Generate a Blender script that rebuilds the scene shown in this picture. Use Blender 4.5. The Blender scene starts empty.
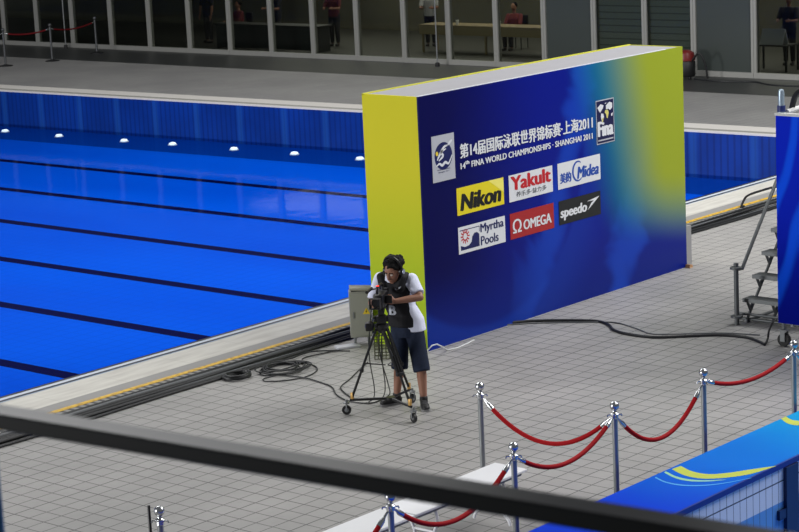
import bpy, bmesh, math, random
from mathutils import Vector, Matrix, Quaternion
PI = math.pi
S = bpy.context.scene
COL = S.collection
random.seed(11)

# ------------------------------------------------------------------ camera, world, lights
CAM = Vector((0, 0, 6.1))
PITCH, ROLL, YAW, FPX = 0.200399618, -0.0478154252, 0.720409387, 2159.35256
fw = Vector((math.cos(YAW)*math.cos(PITCH), math.sin(YAW)*math.cos(PITCH), -math.sin(PITCH)))
rt0 = fw.cross(Vector((0, 0, 1))).normalized(); up0 = rt0.cross(fw)
RT = math.cos(ROLL)*rt0 + math.sin(ROLL)*up0
UP = -math.sin(ROLL)*rt0 + math.cos(ROLL)*up0
cam_d = bpy.data.cameras.new('camera'); cam = bpy.data.objects.new('camera', cam_d); COL.objects.link(cam)
M3 = Matrix((RT, UP, -fw)).transposed()
cam.matrix_world = Matrix.Translation(CAM) @ M3.to_4x4()
cam_d.sensor_width = 36; cam_d.lens = FPX/799*36; cam_d.clip_end = 400
cam_d.dof.use_dof = True; cam_d.dof.focus_distance = 23.0; cam_d.dof.aperture_fstop = 9.0
S.camera = cam
S.view_settings.view_transform = 'Standard'; S.view_settings.look = 'None'
S.view_settings.gamma = 1; S.view_settings.use_curve_mapping = False; S.view_settings.exposure = 0.0

W = bpy.data.worlds.new('hall'); S.world = W; W.use_nodes = True
W.node_tree.nodes['Background'].inputs[0].default_value = (0.70, 0.73, 0.78, 1)
W.node_tree.nodes['Background'].inputs[1].default_value = 0.17

def area(name, loc, size, power, target=None, col=(1, 1, 1), sy=None):
    d = bpy.data.lights.new(name, 'AREA'); d.energy = power; d.color = col
    d.shape = 'RECTANGLE'; d.size = size; d.size_y = sy or size
    o = bpy.data.objects.new(name, d); COL.objects.link(o); o.location = loc
    if target: o.rotation_euler = (Vector(target)-Vector(loc)).to_track_quat('-Z', 'Y').to_euler()
    return o
# broad overhead hall lighting, plus fills added for the backdrop's front and end
area('area_light', (27, 5, 14), 14, 3300, (25, 14, 0), (1, .99, .97), 7)  # fill added on the spectator side to brighten the backdrop front
area('area_light', (22, 32, 17), 16, 3350, None, (1, 1, 1), 16)
area('area_light', (-20, 33, 6.5), 8, 10800, (19, 16.6, 1.5))  # low side fill added to brighten the yellow end panel, no real lamp
area('area_light', (30, 12, 15), 8, 1700, None, (1, 1, 1), 8)
area('area_light', (41, 38, 12), 3, 300, (39, 36, 0), (1, .98, .95), 26)

def at(x, y, z=0.0):
    """point of the place seen at x, y of the frame, on the level z"""
    d = fw + RT*((x-399.5)/FPX) - UP*((y-266)/FPX)
    return CAM + d*((z-CAM.z)/d.z)
def on(x, y, ax, v):
    d = fw + RT*((x-399.5)/FPX) - UP*((y-266)/FPX)
    return CAM + d*((v-CAM[ax])/d[ax])

# ------------------------------------------------------------------ materials
def lin(c): return tuple((v/255/12.92 if v <= 10 else ((v/255+.055)/1.055)**2.4) for v in c)
def rgba(c): return (*lin(c), 1)
MATS = {}
def mat(name, c=(128, 128, 128), rough=.5, metal=0., noise=.06, scale=8., spec=.5, emit=0., bump=0.):
    if name in MATS: return MATS[name]
    m = bpy.data.materials.new(name); m.use_nodes = True; nt = m.node_tree; N = nt.nodes
    b = N['Principled BSDF']; b.inputs['Roughness'].default_value = rough; b.inputs['Metallic'].default_value = metal
    b.inputs['Specular IOR Level'].default_value = spec
    tc = N.new('ShaderNodeTexCoord'); nz = N.new('ShaderNodeTexNoise'); nz.inputs['Scale'].default_value = scale
    nt.links.new(tc.outputs['Object'], nz.inputs['Vector'])
    mx = N.new('ShaderNodeMix'); mx.data_type = 'RGBA'
    l = lin(c)
    mx.inputs[6].default_value = (*[v*(1-noise) for v in l], 1); mx.inputs[7].default_value = (*[min(1, v*(1+noise)) for v in l], 1)
    nt.links.new(nz.outputs[0], mx.inputs[0]); nt.links.new(mx.outputs[2], b.inputs['Base Color'])
    if emit: b.inputs['Emission Color'].default_value = (*l, 1); b.inputs['Emission Strength'].default_value = emit
    if bump:
        bp = N.new('ShaderNodeBump'); bp.inputs['Strength'].default_value = bump; bp.inputs['Distance'].default_value = .01
        nt.links.new(nz.outputs[0], bp.inputs['Height']); nt.links.new(bp.outputs[0], b.inputs['Normal'])
    MATS[name] = m
    return m

class NT:
    """small helper for building node graphs"""
    def __init__(s, name, rough=.4, spec=.5):
        s.m = bpy.data.materials.new(name); s.m.use_nodes = True; s.t = s.m.node_tree; s.N = s.t.nodes
        s.b = s.N['Principled BSDF']; s.b.inputs['Roughness'].default_value = rough; s.b.inputs['Specular IOR Level'].default_value = spec
        tc = s.N.new('ShaderNodeTexCoord'); sp = s.N.new('ShaderNodeSeparateXYZ'); s.t.links.new(tc.outputs['Object'], sp.inputs[0])
        s.P = tc.outputs['Object']; s.x, s.y, s.z = sp.outputs
        MATS[name] = s.m
    def set(s, inp, v):
        if hasattr(v, 'is_linked'): s.t.links.new(v, inp)
        else: inp.default_value = v
    def math(s, op, a, b=0., c=0.):
        n = s.N.new('ShaderNodeMath'); n.operation = op
        s.set(n.inputs[0], a); s.set(n.inputs[1], b); s.set(n.inputs[2], c)
        return n.outputs[0]
    def smooth(s, v, a, b):
        n = s.N.new('ShaderNodeMapRange'); n.interpolation_type = 'SMOOTHSTEP'
        s.set(n.inputs[0], v); n.inputs[1].default_value = a; n.inputs[2].default_value = b
        return n.outputs[0]
    def line(s, v, period, width, phase=0.):
        """1 on thin lines of given width repeating every period"""
        t = s.math('FRACT', s.math('DIVIDE', s.math('SUBTRACT', v, phase-width/2), period))
        return s.math('LESS_THAN', t, width/period)
    def mix(s, f, a, b):
        n = s.N.new('ShaderNodeMix'); n.data_type = 'RGBA'; s.set(n.inputs[0], f)
        s.set(n.inputs[6], rgba(a) if isinstance(a, tuple) else a); s.set(n.inputs[7], rgba(b) if isinstance(b, tuple) else b)
        return n.outputs[2]
    def noise(s, scale, detail=2., vec=None, dist=0.):
        n = s.N.new('ShaderNodeTexNoise'); n.inputs['Scale'].default_value = scale; n.inputs['Detail'].default_value = detail
        n.inputs['Distortion'].default_value = dist
        s.t.links.new(vec or s.P, n.inputs['Vector']); return n.outputs[0]
    def stretch(s, sx, sy, sz):
        n = s.N.new('ShaderNodeMapping'); n.inputs['Scale'].default_value = (sx, sy, sz); s.t.links.new(s.P, n.inputs['Vector']); return n.outputs[0]
    def done(s, col, rough=None):
        s.set(s.b.inputs['Base Color'], col)
        if rough is not None: s.set(s.b.inputs['Roughness'], rough)
        return s.m

# ------------------------------------------------------------------ mesh helpers
class MB:
    def __init__(s): s.v = []; s.f = []
    def add(s, vs, fs):
        n = len(s.v); s.v += [Vector(v) for v in vs]; s.f += [[i+n for i in f] for f in fs]; return s
    def box(s, x0, x1, y0, y1, z0, z1, M=None):
        vs = [Vector((x, y, z)) for z in (z0, z1) for x, y in ((x0, y0), (x1, y0), (x1, y1), (x0, y1))]
        if M: vs = [M @ v for v in vs]
        return s.add(vs, [(3, 2, 1, 0), (4, 5, 6, 7), (0, 1, 5, 4), (1, 2, 6, 5), (2, 3, 7, 6), (3, 0, 4, 7)])
    def bbox(s, x0, x1, y0, y1, z0, z1, r=.01, M=None, seg=2):
        bm = bmesh.new()
        bmesh.ops.create_cube(bm, size=1)
        for v in bm.verts: v.co = Vector((x0+(v.co.x+.5)*(x1-x0), y0+(v.co.y+.5)*(y1-y0), z0+(v.co.z+.5)*(z1-z0)))
        bmesh.ops.bevel(bm, geom=bm.edges[:], offset=r, segments=seg, affect='EDGES', profile=.5)
        bm.verts.index_update()
        s.add([M @ v.co if M else v.co.copy() for v in bm.verts], [[v.index for v in f.verts] for f in bm.faces]); bm.free(); return s
    def tube(s, pts, r, seg=10, cap=True, closed=False):
        pts = [Vector(p) for p in pts]; n = len(pts)
        rs = r if isinstance(r, (list, tuple)) else [r]*n
        vs = []; fs = []; ref = None
        for i, p in enumerate(pts):
            a = pts[(i-1) % n] if (closed or i > 0) else p; b = pts[(i+1) % n] if (closed or i < n-1) else p
            t = (b-a)
            t = t.normalized() if t.length > 1e-9 else Vector((0, 0, 1))
            if ref is None: ref = t.orthogonal().normalized()
            ref = (ref - t*ref.dot(t))
            ref = ref.normalized() if ref.length > 1e-6 else t.orthogonal().normalized()
            bi = t.cross(ref)
            for k in range(seg):
                w = 2*PI*k/seg; vs.append(p+(ref*math.cos(w)+bi*math.sin(w))*rs[i])
        for i in range(n if closed else n-1):
            j = (i+1) % n
            for k in range(seg): fs.append((i*seg+k, i*seg+(k+1) % seg, j*seg+(k+1) % seg, j*seg+k))
        if cap and not closed: fs += [tuple(range(seg))[::-1], tuple((n-1)*seg+k for k in range(seg))]
        return s.add(vs, fs)
    def lathe(s, prof, seg=20, M=None, c=(0, 0, 0)):
        """prof: (radius, z) bottom to top, spun about z"""
        vs = []; fs = []; c = Vector(c)
        for r, z in prof:
            for k in range(seg):
                w = 2*PI*k/seg; v = Vector((r*math.cos(w), r*math.sin(w), z)); vs.append((M @ v if M else v)+c)
        for i in range(len(prof)-1):
            for k in range(seg): fs.append((i*seg+k, i*seg+(k+1) % seg, (i+1)*seg+(k+1) % seg, (i+1)*seg+k))
        fs += [tuple(range(seg))[::-1], tuple((len(prof)-1)*seg+k for k in range(seg))]
        return s.add(vs, fs)
    def ball(s, c, rx, ry=None, rz=None, M=None, seg=14, rings=8):
        ry = ry or rx; rz = rz or rx; c = Vector(c)
        vs = [Vector((0, 0, -rz))]; fs = []
        for i in range(1, rings):
            th = -PI/2+PI*i/rings
            for k in range(seg): w = 2*PI*k/seg; vs.append(Vector((rx*math.cos(th)*math.cos(w), ry*math.cos(th)*math.sin(w), rz*math.sin(th))))
        vs.append(Vector((0, 0, rz)))
        for k in range(seg): fs.append((0, 1+(k+1) % seg, 1+k))
        for i in range(rings-2):
            for k in range(seg): a = 1+i*seg; fs.append((a+k, a+(k+1) % seg, a+seg+(k+1) % seg, a+seg+k))
        a = 1+(rings-2)*seg
        for k in range(seg): fs.append((a+k, a+(k+1) % seg, len(vs)-1))
        return s.add([(M @ v if M else v)+c for v in vs], fs)
    def cap(s, a, b, ra, rb=None, seg=12):
        """capsule between two joints"""
        rb = ra if rb is None else rb; a = Vector(a); b = Vector(b); t = (b-a).normalized()
        pts = []; rs = []
        for k in range(1, 5): w = -PI/2+PI/2*k/4; pts.append(a+t*ra*math.sin(w)); rs.append(max(1e-4, ra*math.cos(w)))
        for k in range(0, 4): w = PI/2*k/4; pts.append(b+t*rb*math.sin(w)); rs.append(rb*math.cos(w))
        return s.tube(pts, rs, seg)
    def loft(s, rings, seg=24, pw=2.4):
        """rings: (centre, rx, ry, rot) superellipses, closed solid"""
        vs = []; fs = []
        for c, rx, ry, rot in rings:
            c = Vector(c)
            for k in range(seg):
                w = 2*PI*k/seg; cx, sx = math.cos(w), math.sin(w)
                x = rx*math.copysign(abs(cx)**(2/pw), cx); y = ry*math.copysign(abs(sx)**(2/pw), sx)
                vs.append(c+Vector((x*math.cos(rot)-y*math.sin(rot), x*math.sin(rot)+y*math.cos(rot), 0)))
        n = len(rings)
        for i in range(n-1):
            for k in range(seg): fs.append((i*seg+k, i*seg+(k+1) % seg, (i+1)*seg+(k+1) % seg, (i+1)*seg+k))
        fs += [tuple(range(seg))[::-1], tuple((n-1)*seg+k for k in range(seg))]
        return s.add(vs, fs)
    def prism(s, poly, d, M=None):
        """poly: 2D outline in xy, raised by d along z"""
        n = len(poly); vs = [Vector((x, y, z)) for z in (0, d) for x, y in poly]
        if M: vs = [M @ v for v in vs]
        return s.add(vs, [tuple(range(n))[::-1], tuple(range(n, 2*n))]+[(i, (i+1) % n, n+(i+1) % n, n+i) for i in range(n)])
    def band(s, A, B, d, M=None):
        """strip between two polylines in xy, raised by d"""
        n = len(A)
        for i in range(n-1): s.prism([A[i], A[i+1], B[i+1], B[i]], d, M)
        return s
    def skew(s, xmin, k=.033):
        # the far pool edge runs a little askew to the near one
        for v in s.v:
            if v.x > xmin: v.x += (44-v.y)*k
        return s
    def mesh(s, name, angle=38):
        me = bpy.data.meshes.new(name); me.from_pydata([tuple(v) for v in s.v], [], s.f); me.validate()
        if len(s.f) == 1: return me
        bm = bmesh.new(); bm.from_mesh(me); bmesh.ops.recalc_face_normals(bm, faces=bm.faces); bm.to_mesh(me); bm.free()
        me.polygons.foreach_set('use_smooth', [True]*len(me.polygons)); me.set_sharp_from_angle(angle=math.radians(angle))
        return me
    def build(s, name, m, parent=None):
        o = bpy.data.objects.new(name, s.mesh(name)); COL.objects.link(o)
        if m: o.data.materials.append(m)
        if parent: o.parent = parent
        return o
    def blob(s, name, m, parent=None, voxel=.01, smooth=4):
        """fuse everything into one continuous surface"""
        me = s.mesh('raw'); o = bpy.data.objects.new('raw', me); COL.objects.link(o)
        r = o.modifiers.new('r', 'REMESH'); r.mode = 'VOXEL'; r.voxel_size = voxel; r.use_smooth_shade = True
        if smooth: q = o.modifiers.new('s', 'SMOOTH'); q.iterations = smooth; q.factor = .5
        dg = bpy.context.evaluated_depsgraph_get(); dg.update()
        me2 = bpy.data.meshes.new_from_object(o.evaluated_get(dg))
        bpy.data.objects.remove(o); bpy.data.meshes.remove(me); me2.name = name
        me2.polygons.foreach_set('use_smooth', [True]*len(me2.polygons))
        o2 = bpy.data.objects.new(name, me2); COL.objects.link(o2); me2.materials.clear(); me2.materials.append(m)
        if parent: o2.parent = parent
        return o2

def tag(o, label, cat, group=None, kind=None):
    o['label'] = label; o['category'] = cat
    if group: o['group'] = group
    if kind: o['kind'] = kind
    return o
def thing(name, label, cat, loc=(0, 0, 0), rz=0., group=None):
    o = bpy.data.objects.new(name, None); COL.objects.link(o); o.location = loc; o.rotation_euler = (0, 0, rz); o.empty_display_size = .1
    return tag(o, label, cat, group)
def recentre(o):
    """put a single-mesh thing's origin at the middle of its base"""
    vs = o.data.vertices; lo = [min(v.co[i] for v in vs) for i in range(3)]; hi = [max(v.co[i] for v in vs) for i in range(3)]
    c = Vector(((lo[0]+hi[0])/2, (lo[1]+hi[1])/2, lo[2])); o.data.transform(Matrix.Translation(-c)); o.location = c
    return o
def struct(name, mb, m, label, cat):
    return tag(mb.build(name, m), label, cat, kind='structure')
def copy_tree(o, parent=None):
    c = o.copy(); COL.objects.link(c)
    if parent: c.parent = parent
    for ch in list(o.children): copy_tree(ch, c)
    return c
def spline(pts, n=8):
    """Catmull-Rom through points"""
    P = [Vector(p) for p in pts]; P = [P[0]*2-P[1]]+P+[P[-1]*2-P[-2]]; out = []
    for i in range(1, len(P)-2):
        a, b, c, d = P[i-1:i+3]
        for k in range(n):
            t = k/n; out.append(.5*((2*b)+(c-a)*t+(2*a-5*b+4*c-d)*t*t+(3*b-a-3*c+d)*t**3))
    out.append(P[-2]); return out

# plain materials
steel = mat('polished_steel', (196, 198, 200), .26, 1., .03)
dullsteel = mat('galvanised_steel', (128, 131, 133), .42, .7, .1, 20)
velvet = mat('red_velvet', (156, 8, 18), .7, 0, .12, 40, .15)
black = mat('black_rubber', (16, 16, 18), .55, 0, .1)
blackp = mat('black_plastic', (13, 13, 15), .38, 0, .1)
cablem = mat('cable_sheath', (22, 24, 27), .5, 0, .2, 3)
greycable = mat('grey_cable_sheath', (92, 95, 98), .5, 0, .1, 3)
whitecable = mat('white_cable_sheath', (205, 207, 208), .5, 0, .06)
white = mat('white_paint', (226, 227, 230), .45, 0, .03)
alum = mat('grey_aluminium', (146, 146, 142), .45, .2, .06)

# ------------------------------------------------------------------ setting
T = .2115
def tile_floor(name, light, dark, lw, far=False):
    n = NT(name, .5, .35)
    gx = n.line(n.x, T, lw, 12.904); gy = n.line(n.y, T, lw, 14.655)
    hx = n.line(n.x, T*4, lw*1.15, 12.904); hy = n.line(n.y, T*4, lw*1.15, 14.655)
    g = n.math('MAXIMUM', gx, gy); h = n.math('MAXIMUM', hx, hy)
    nz = n.noise(.6, 4.); n2 = n.noise(14., 2.)
    base = n.mix(n.smooth(nz, .3, .7), tuple(int(v*.95) for v in light), tuple(min(255, int(v*1.04)) for v in light))
    # each tile a touch different
    wn = n.N.new('ShaderNodeTexWhiteNoise'); wn.noise_dimensions = '2D'
    cmb = n.N.new('ShaderNodeCombineXYZ')
    n.t.links.new(n.math('FLOOR', n.math('DIVIDE', n.math('SUBTRACT', n.x, 12.904), T)), cmb.inputs[0])
    n.t.links.new(n.math('FLOOR', n.math('DIVIDE', n.math('SUBTRACT', n.y, 14.655), T)), cmb.inputs[1])
    n.t.links.new(cmb.outputs[0], wn.inputs['Vector'])
    base = n.mix(n.math('MULTIPLY', wn.outputs[0], .16), base, tuple(int(v*.8) for v in light))
    base = n.mix(n.math('MULTIPLY', n.smooth(n2, .45, .75), .10), base, tuple(int(v*.75) for v in light))
    col = n.mix(n.math('MULTIPLY', g, .86), base, dark)
    col = n.mix(n.math('MULTIPLY', h, .55), col, tuple(int(v*.8) for v in dark))
    return n.done(col, .5)
deck_m = tile_floor('grey_deck_tiles', (150, 149, 147), (52, 53, 55), .0115)
far_m = tile_floor('far_deck_tiles', (142, 141, 139), (96, 96, 97), .010)
POOL_Y, POOL_X = 19.1, 34.75
YC, YG, YL = 18.27, 18.03, 17.98        # coping start, grey strip, yellow line
struct('floor', MB().box(-4, 43.1, 10.35, YC, -1.6, 0), deck_m, 'grey tiled pool deck under the cameraman and the backdrop wall', 'floor')
struct('floor', MB().box(POOL_X+.80, 40.5, YC, 75, -1.6, 0), far_m, 'grey tiled deck across the pool in front of the dark strip', 'floor')
darkf = NT('dark_floor_strip', .45)
darkfl = struct('floor', MB().box(40.5, 43.06, 12.3, 75, -1.6, .004), darkf.done(darkf.mix(darkf.noise(.8, 4), (40, 42, 42), (52, 53, 52))), 'dark grey floor strip along the glass wall', 'floor')
cop = NT('pale_coping', .6)
cn = cop.noise(3., 5., cop.stretch(.5, 3, 1)); cl = cop.line(cop.x, 1.0, .012)
cop_m = cop.done(cop.mix(cop.math('MULTIPLY', cl, .25), cop.mix(cop.smooth(cn, .3, .75), (196, 194, 186), (176, 173, 166)), (120, 118, 112)))
struct('trim_1', MB().box(-4, POOL_X+.8, YC, YC+.57, -1.6, .004), cop_m, 'pale stone coping along the near side of the pool', 'pool edge')
gut = NT('gutter_stripes', .4)
g1 = gut.math('GREATER_THAN', gut.y, POOL_Y-.06); g2 = gut.math('LESS_THAN', gut.y, YC+.57+.07)
g3 = gut.math('MULTIPLY', gut.math('GREATER_THAN', gut.y, POOL_Y-.19), gut.math('LESS_THAN', gut.y, POOL_Y-.135))
gc = gut.mix(g2, (196, 204, 214), (128, 146, 170)); gc = gut.mix(g3, gc, (20, 26, 46)); gc = gut.mix(g1, gc, (12, 16, 34))
struct('trim_2', MB().box(-4, POOL_X+.8, YC+.57, POOL_Y, -1.6, -.01), gut.done(gc), 'narrow striped gutter between the pale coping and the water', 'pool edge')
far_c = NT('far_coping', .5)
struct('trim_3', MB().box(POOL_X, POOL_X+.86, YC, 75, -1.6, .004).skew(0),
       far_c.done(far_c.mix(far_c.line(far_c.math('ADD', far_c.x, far_c.math('MULTIPLY', far_c.math('SUBTRACT', far_c.y, 44.), .033)), 50, .2, POOL_X+.2), (214, 210, 204), (150, 148, 142))), 'pale stone edging at the top of the far blue pool wall', 'pool edge')
ylw = NT('yellow_nosing', .5)
struct('trim_4', MB().box(-4, 43, YL-.035, YL+.045, -.01, .012), ylw.done(ylw.mix(ylw.smooth(ylw.noise(16, 2), .4, .7), (214, 172, 42), (166, 128, 30))), 'thin yellow line beside the drain along the pool', 'edge line')
gr = NT('slotted_grate', .5)
gm = gr.done(gr.mix(gr.math('LESS_THAN', gr.math('FRACT', gr.math('DIVIDE', gr.x, .11)), .55), (40, 41, 42), (128, 128, 124)))
struct('trim_5', MB().box(-4, 43, YL-.15, YL-.035, -.01, .008), gm, 'slotted drain grate between the yellow line and the black cables', 'drain')
struct('trim_6', MB().box(-4, 43, YL+.055, YC, -.01, .003), mat('plain_grey_strip', (136, 135, 133), .55, 0, .08, 3), 'plain grey strip between the pale coping and the yellow line', 'pool edge')
# pool basin
PZ = -.93
pf = NT('pool_floor_tiles', .5, 0.)
lanes = None
for x in (18.26, 20.74, 23.17, 25.65, 28.18, 30.84, 15.8, 13.3, 10.8, 8.3):
    q = pf.math('LESS_THAN', pf.math('ABSOLUTE', pf.math('SUBTRACT', pf.x, x)), .135)
    lanes = q if lanes is None else pf.math('MAXIMUM', lanes, q)
tl = pf.math('MAXIMUM', pf.line(pf.y, .25, .03), pf.line(pf.x, .25, .02))
pn = pf.noise(.35, 3, pf.stretch(1, .35, 1))
pc = pf.mix(pf.smooth(pn, .3, .7), (0, 78, 206), (0, 88, 218))
pc = pf.mix(pf.math('MULTIPLY', tl, .22), pc, (0, 54, 166))
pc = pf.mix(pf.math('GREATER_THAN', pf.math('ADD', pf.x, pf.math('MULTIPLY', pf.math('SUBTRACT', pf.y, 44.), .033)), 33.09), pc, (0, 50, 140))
pc = pf.mix(lanes, pc, (6, 10, 62))
struct('floor', MB().box(-4, POOL_X, POOL_Y, 75, -1.6, PZ).skew(30), pf.done(pc), 'bright blue tiled pool bottom with dark lane lines', 'pool floor')
pw = NT('pool_wall_panels', .4, .2)
pg = pw.line(pw.y, .152, .045)
st = None
for y in [.974*v_ for v_ in (44.79, 43.38, 41.93, 40.57, 39.22, 37.81, 36.38, 34.96, 33.69, 32.31, 30.9, 29.5, 28.1, 26.7, 25.3, 23.9, 22.5)]:
    q = pw.math('SUBTRACT', 1., pw.smooth(pw.math('ABSOLUTE', pw.math('SUBTRACT', pw.y, y)), .03, .13)); st = q if st is None else pw.math('MAXIMUM', st, q)
wc = pw.mix(pw.smooth(pw.noise(.9, 3), .3, .7), (2, 46, 128), (4, 54, 146))
wc = pw.mix(pw.math('MULTIPLY', pg, .5), wc, (2, 28, 96))
wc = pw.mix(pw.math('MULTIPLY', st, .26), wc, (40, 104, 190))
struct('wall_pool_far', MB().box(POOL_X-.02, POOL_X, POOL_Y, 75, PZ, -.03).skew(0), pw.done(wc), 'grooved blue wall at the far side of the pool', 'pool wall')
# still water
wm = bpy.data.materials.new('clear_water'); wm.use_nodes = True; nt = wm.node_tree; nt.nodes.clear()
out = nt.nodes.new('ShaderNodeOutputMaterial'); mxs = nt.nodes.new('ShaderNodeMixShader'); tr = nt.nodes.new('ShaderNodeBsdfTransparent'); gl = nt.nodes.new('ShaderNodeBsdfGlossy')
fr = nt.nodes.new('ShaderNodeFresnel'); fr.inputs[0].default_value = 1.045; gl.inputs['Roughness'].default_value = .06; tr.inputs[0].default_value = (.84, .95, .99, 1)
tcw = nt.nodes.new('ShaderNodeTexCoord'); nzw = nt.nodes.new('ShaderNodeTexNoise'); nzw.inputs['Scale'].default_value = 2.2; bpw = nt.nodes.new('ShaderNodeBump'); bpw.inputs['Strength'].default_value = .12; bpw.inputs['Distance'].default_value = .02
L = nt.links.new
L(tcw.outputs['Object'], nzw.inputs['Vector']); L(nzw.outputs[0], bpw.inputs['Height']); L(bpw.outputs[0], gl.inputs['Normal'])
L(fr.outputs[0], mxs.inputs[0]); L(tr.outputs[0], mxs.inputs[1]); L(gl.outputs[0], mxs.inputs[2]); L(mxs.outputs[0], out.inputs[0])
wb = MB().add([(-4, POOL_Y, -.86), (POOL_X-.02, POOL_Y, -.86), (POOL_X-.02, 75, -.86), (-4, 75, -.86)], [(0, 1, 2, 3)]).skew(30)
tag(wb.build('pool_water', wm), 'clear still blue water filling the swimming pool', 'water', kind='stuff')

# far glass front
GX = 43.1
ml = [y_-.10 for y_ in [62.1, 60.5, 58.9, 57.2, 55.55, 53.9, 52.3, 50.65, 48.9, 47.22, 45.54, 43.89, 42.26, 40.66, 39.04, 37.37, 35.85, 34.28, 32.75, 31.22, 29.72, 28.33, 26.68, 25.15, 23.6, 22.0, 20.4, 18.8, 17.2, 15.6, 14.0, 12.4]]
gls = bpy.data.materials.new('dark_glass'); gls.use_nodes = True; nt = gls.node_tree; nt.nodes.clear(); L = nt.links.new
out = nt.nodes.new('ShaderNodeOutputMaterial'); mxs = nt.nodes.new('ShaderNodeMixShader'); tr = nt.nodes.new('ShaderNodeBsdfTransparent'); gl = nt.nodes.new('ShaderNodeBsdfGlossy')
fr = nt.nodes.new('ShaderNodeFresnel'); fr.inputs[0].default_value = 1.2; gl.inputs['Roughness'].default_value = .05; tr.inputs[0].default_value = (.60, .63, .61, 1)
L(fr.outputs[0], mxs.inputs[0]); L(tr.outputs[0], mxs.inputs[1]); L(gl.outputs[0], mxs.inputs[2]); L(mxs.outputs[0], out.inputs[0])
frost = mat('grey_frosted_panel', (56, 62, 60), .3, 0, .12, .7)
slatm = NT('roller_slats', .45)
slat_m = slatm.done(slatm.mix(slatm.math('MULTIPLY', slatm.line(slatm.z, .16, .03), .55), (150, 154, 150), (70, 74, 73)))
shut = {19: 'slat', 20: 'slat'}
frost_i = {18, 21} | set(range(23, 31))
for i in range(len(ml)-1):
    y1, y0 = ml[i], ml[i+1]; f = MB()
    f.box(GX-.05, GX+.09, y0+.004, y0+.07, 0.13, 3.0); f.box(GX-.05, GX+.09, y1-.07, y1-.004, .13, 3.0)
    f.box(GX-.07, GX+.10, y0+.004, y1-.004, 0.005, .13); f.box(GX-.05, GX+.09, y0+.004, y1-.004, 3.0, 3.12)
    w = struct('window_%d' % (i+1), f, alum, 'grey framed full-height window bay of the far glass wall', 'window'); w['group'] = 'window bays of the far glass wall'
    p = MB().box(GX, GX+.02, y0+.07, y1-.07, .13, 3.0).build('pane', frost if i+0 in frost_i else gls, w)
    if i in shut:
        MB().box(GX+.12, GX+.14, y0+.06, y1-.06, .13, 3.0).build('roller_shutter', slat_m, w)['label'] = 'dark ribbed roller shutter'
struct('wall_far', MB().box(GX-.05, GX+.2, 12.3, 63, 3.12, 6.0), mat('grey_wall', (120, 120, 118), .7), 'plain grey wall band over the far glass front', 'wall')
struct('wall_far_room', MB().box(50.0, 50.2, 12.3, 63, 0, 3.4), mat('dim_wall', (92, 90, 74), .8, 0, .25, .5), 'dim olive back wall of the room behind the glass', 'wall')
struct('floor', MB().box(GX+.11, 50, 12.3, 63, -.3, .0), mat('dim_floor', (78, 78, 74), .5, 0, .2, .6), 'dark floor of the room behind the glass', 'floor')
struct('ceiling', MB().box(GX+.21, 50, 12.3, 63, 3.3, 3.4), mat('dim_ceiling', (110, 110, 108), .8), 'ceiling of the room behind the glass', 'ceiling')
area('room_light', (46.8, 35, 3.2), 3, 560, None, (1, .93, .8), 22)

# ------------------------------------------------------------------ text
def text_mesh(body, w, h, shear=0., bold=0., space=1.):
    """flat lettering fitted to w x h, lower left corner at the origin"""
    c = bpy.data.curves.new('t', 'FONT'); c.body = body; c.size = 1; c.shear = shear; c.offset = 0; c.space_character = space; c.extrude = 0.0; c.resolution_u = 4
    o = bpy.data.objects.new('t', c); COL.objects.link(o)
    dg = bpy.context.evaluated_depsgraph_get(); dg.update()
    me = bpy.data.meshes.new_from_object(o.evaluated_get(dg)); bpy.data.objects.remove(o); bpy.data.curves.remove(c)
    xs = [v.co.x for v in me.vertices]; ys = [v.co.y for v in me.vertices]
    x0, x1, y0, y1 = min(xs), max(xs), min(ys), max(ys)
    sx, sy = w/(x1-x0), h/(y1-y0)
    for v in me.vertices: v.co = Vector(((v.co.x-x0)*sx, (v.co.y-y0)*sy, 0))
    if bold:
        k = bold*h*2.6; sh_ = [(-k, 0), (-k/2, k/3), (0, 0), (k/2, -k/3), (k, 0)]
        vs = []; fs = []; n = len(me.vertices); src = [v.co.copy() for v in me.vertices]; pf_ = [list(p.vertices) for p in me.polygons]
        for i, (dx, dy) in enumerate(sh_):
            vs += [(c_.x+dx, c_.y+dy, i*.00005) for c_ in src]; fs += [[a_+i*n for a_ in f_] for f_ in pf_]
        bpy.data.meshes.remove(me); me = bpy.data.meshes.new('t'); me.from_pydata(vs, [], fs)
    return me
# ------------------------------------------------------------------ backdrop wall
BX, BY, BW, BD, BH = 19.04, 16.34, 5.61, .88, 3.0
KB = .9905; ZB = 6.1*(1-KB)   # true size of the backdrop against the drawing it was measured on
bk = thing('backdrop_wall', 'tall blue and yellow sponsor backdrop wall behind the cameraman', 'backdrop', (BX*KB, BY*KB, 0))
capm = mat('grey_backdrop_top', (150, 149, 153), .6, 0, .05, 4)
MB().box(.055, BW-.02, .02, BD-.02, -ZB/KB, BH-.012).build('core', capm, bk)
MB().box(.06, BW-.06, .05, BD-.05, BH-.012, BH-.004).build('top_panel', capm, bk)
n = NT('printed_backdrop', .38, .16)
nz = n.noise(.55, 3, None, .6)
u = n.math('ADD', n.x, n.math('MULTIPLY', n.math('SUBTRACT', nz, .5), .5))
base = n.mix(n.smooth(u, .3, 2.6), (2, 4, 72), (3, 20, 128))
base = n.mix(n.smooth(n.math('SUBTRACT', 1.0, n.z), .0, 1.0), base, (5, 28, 118))
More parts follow.
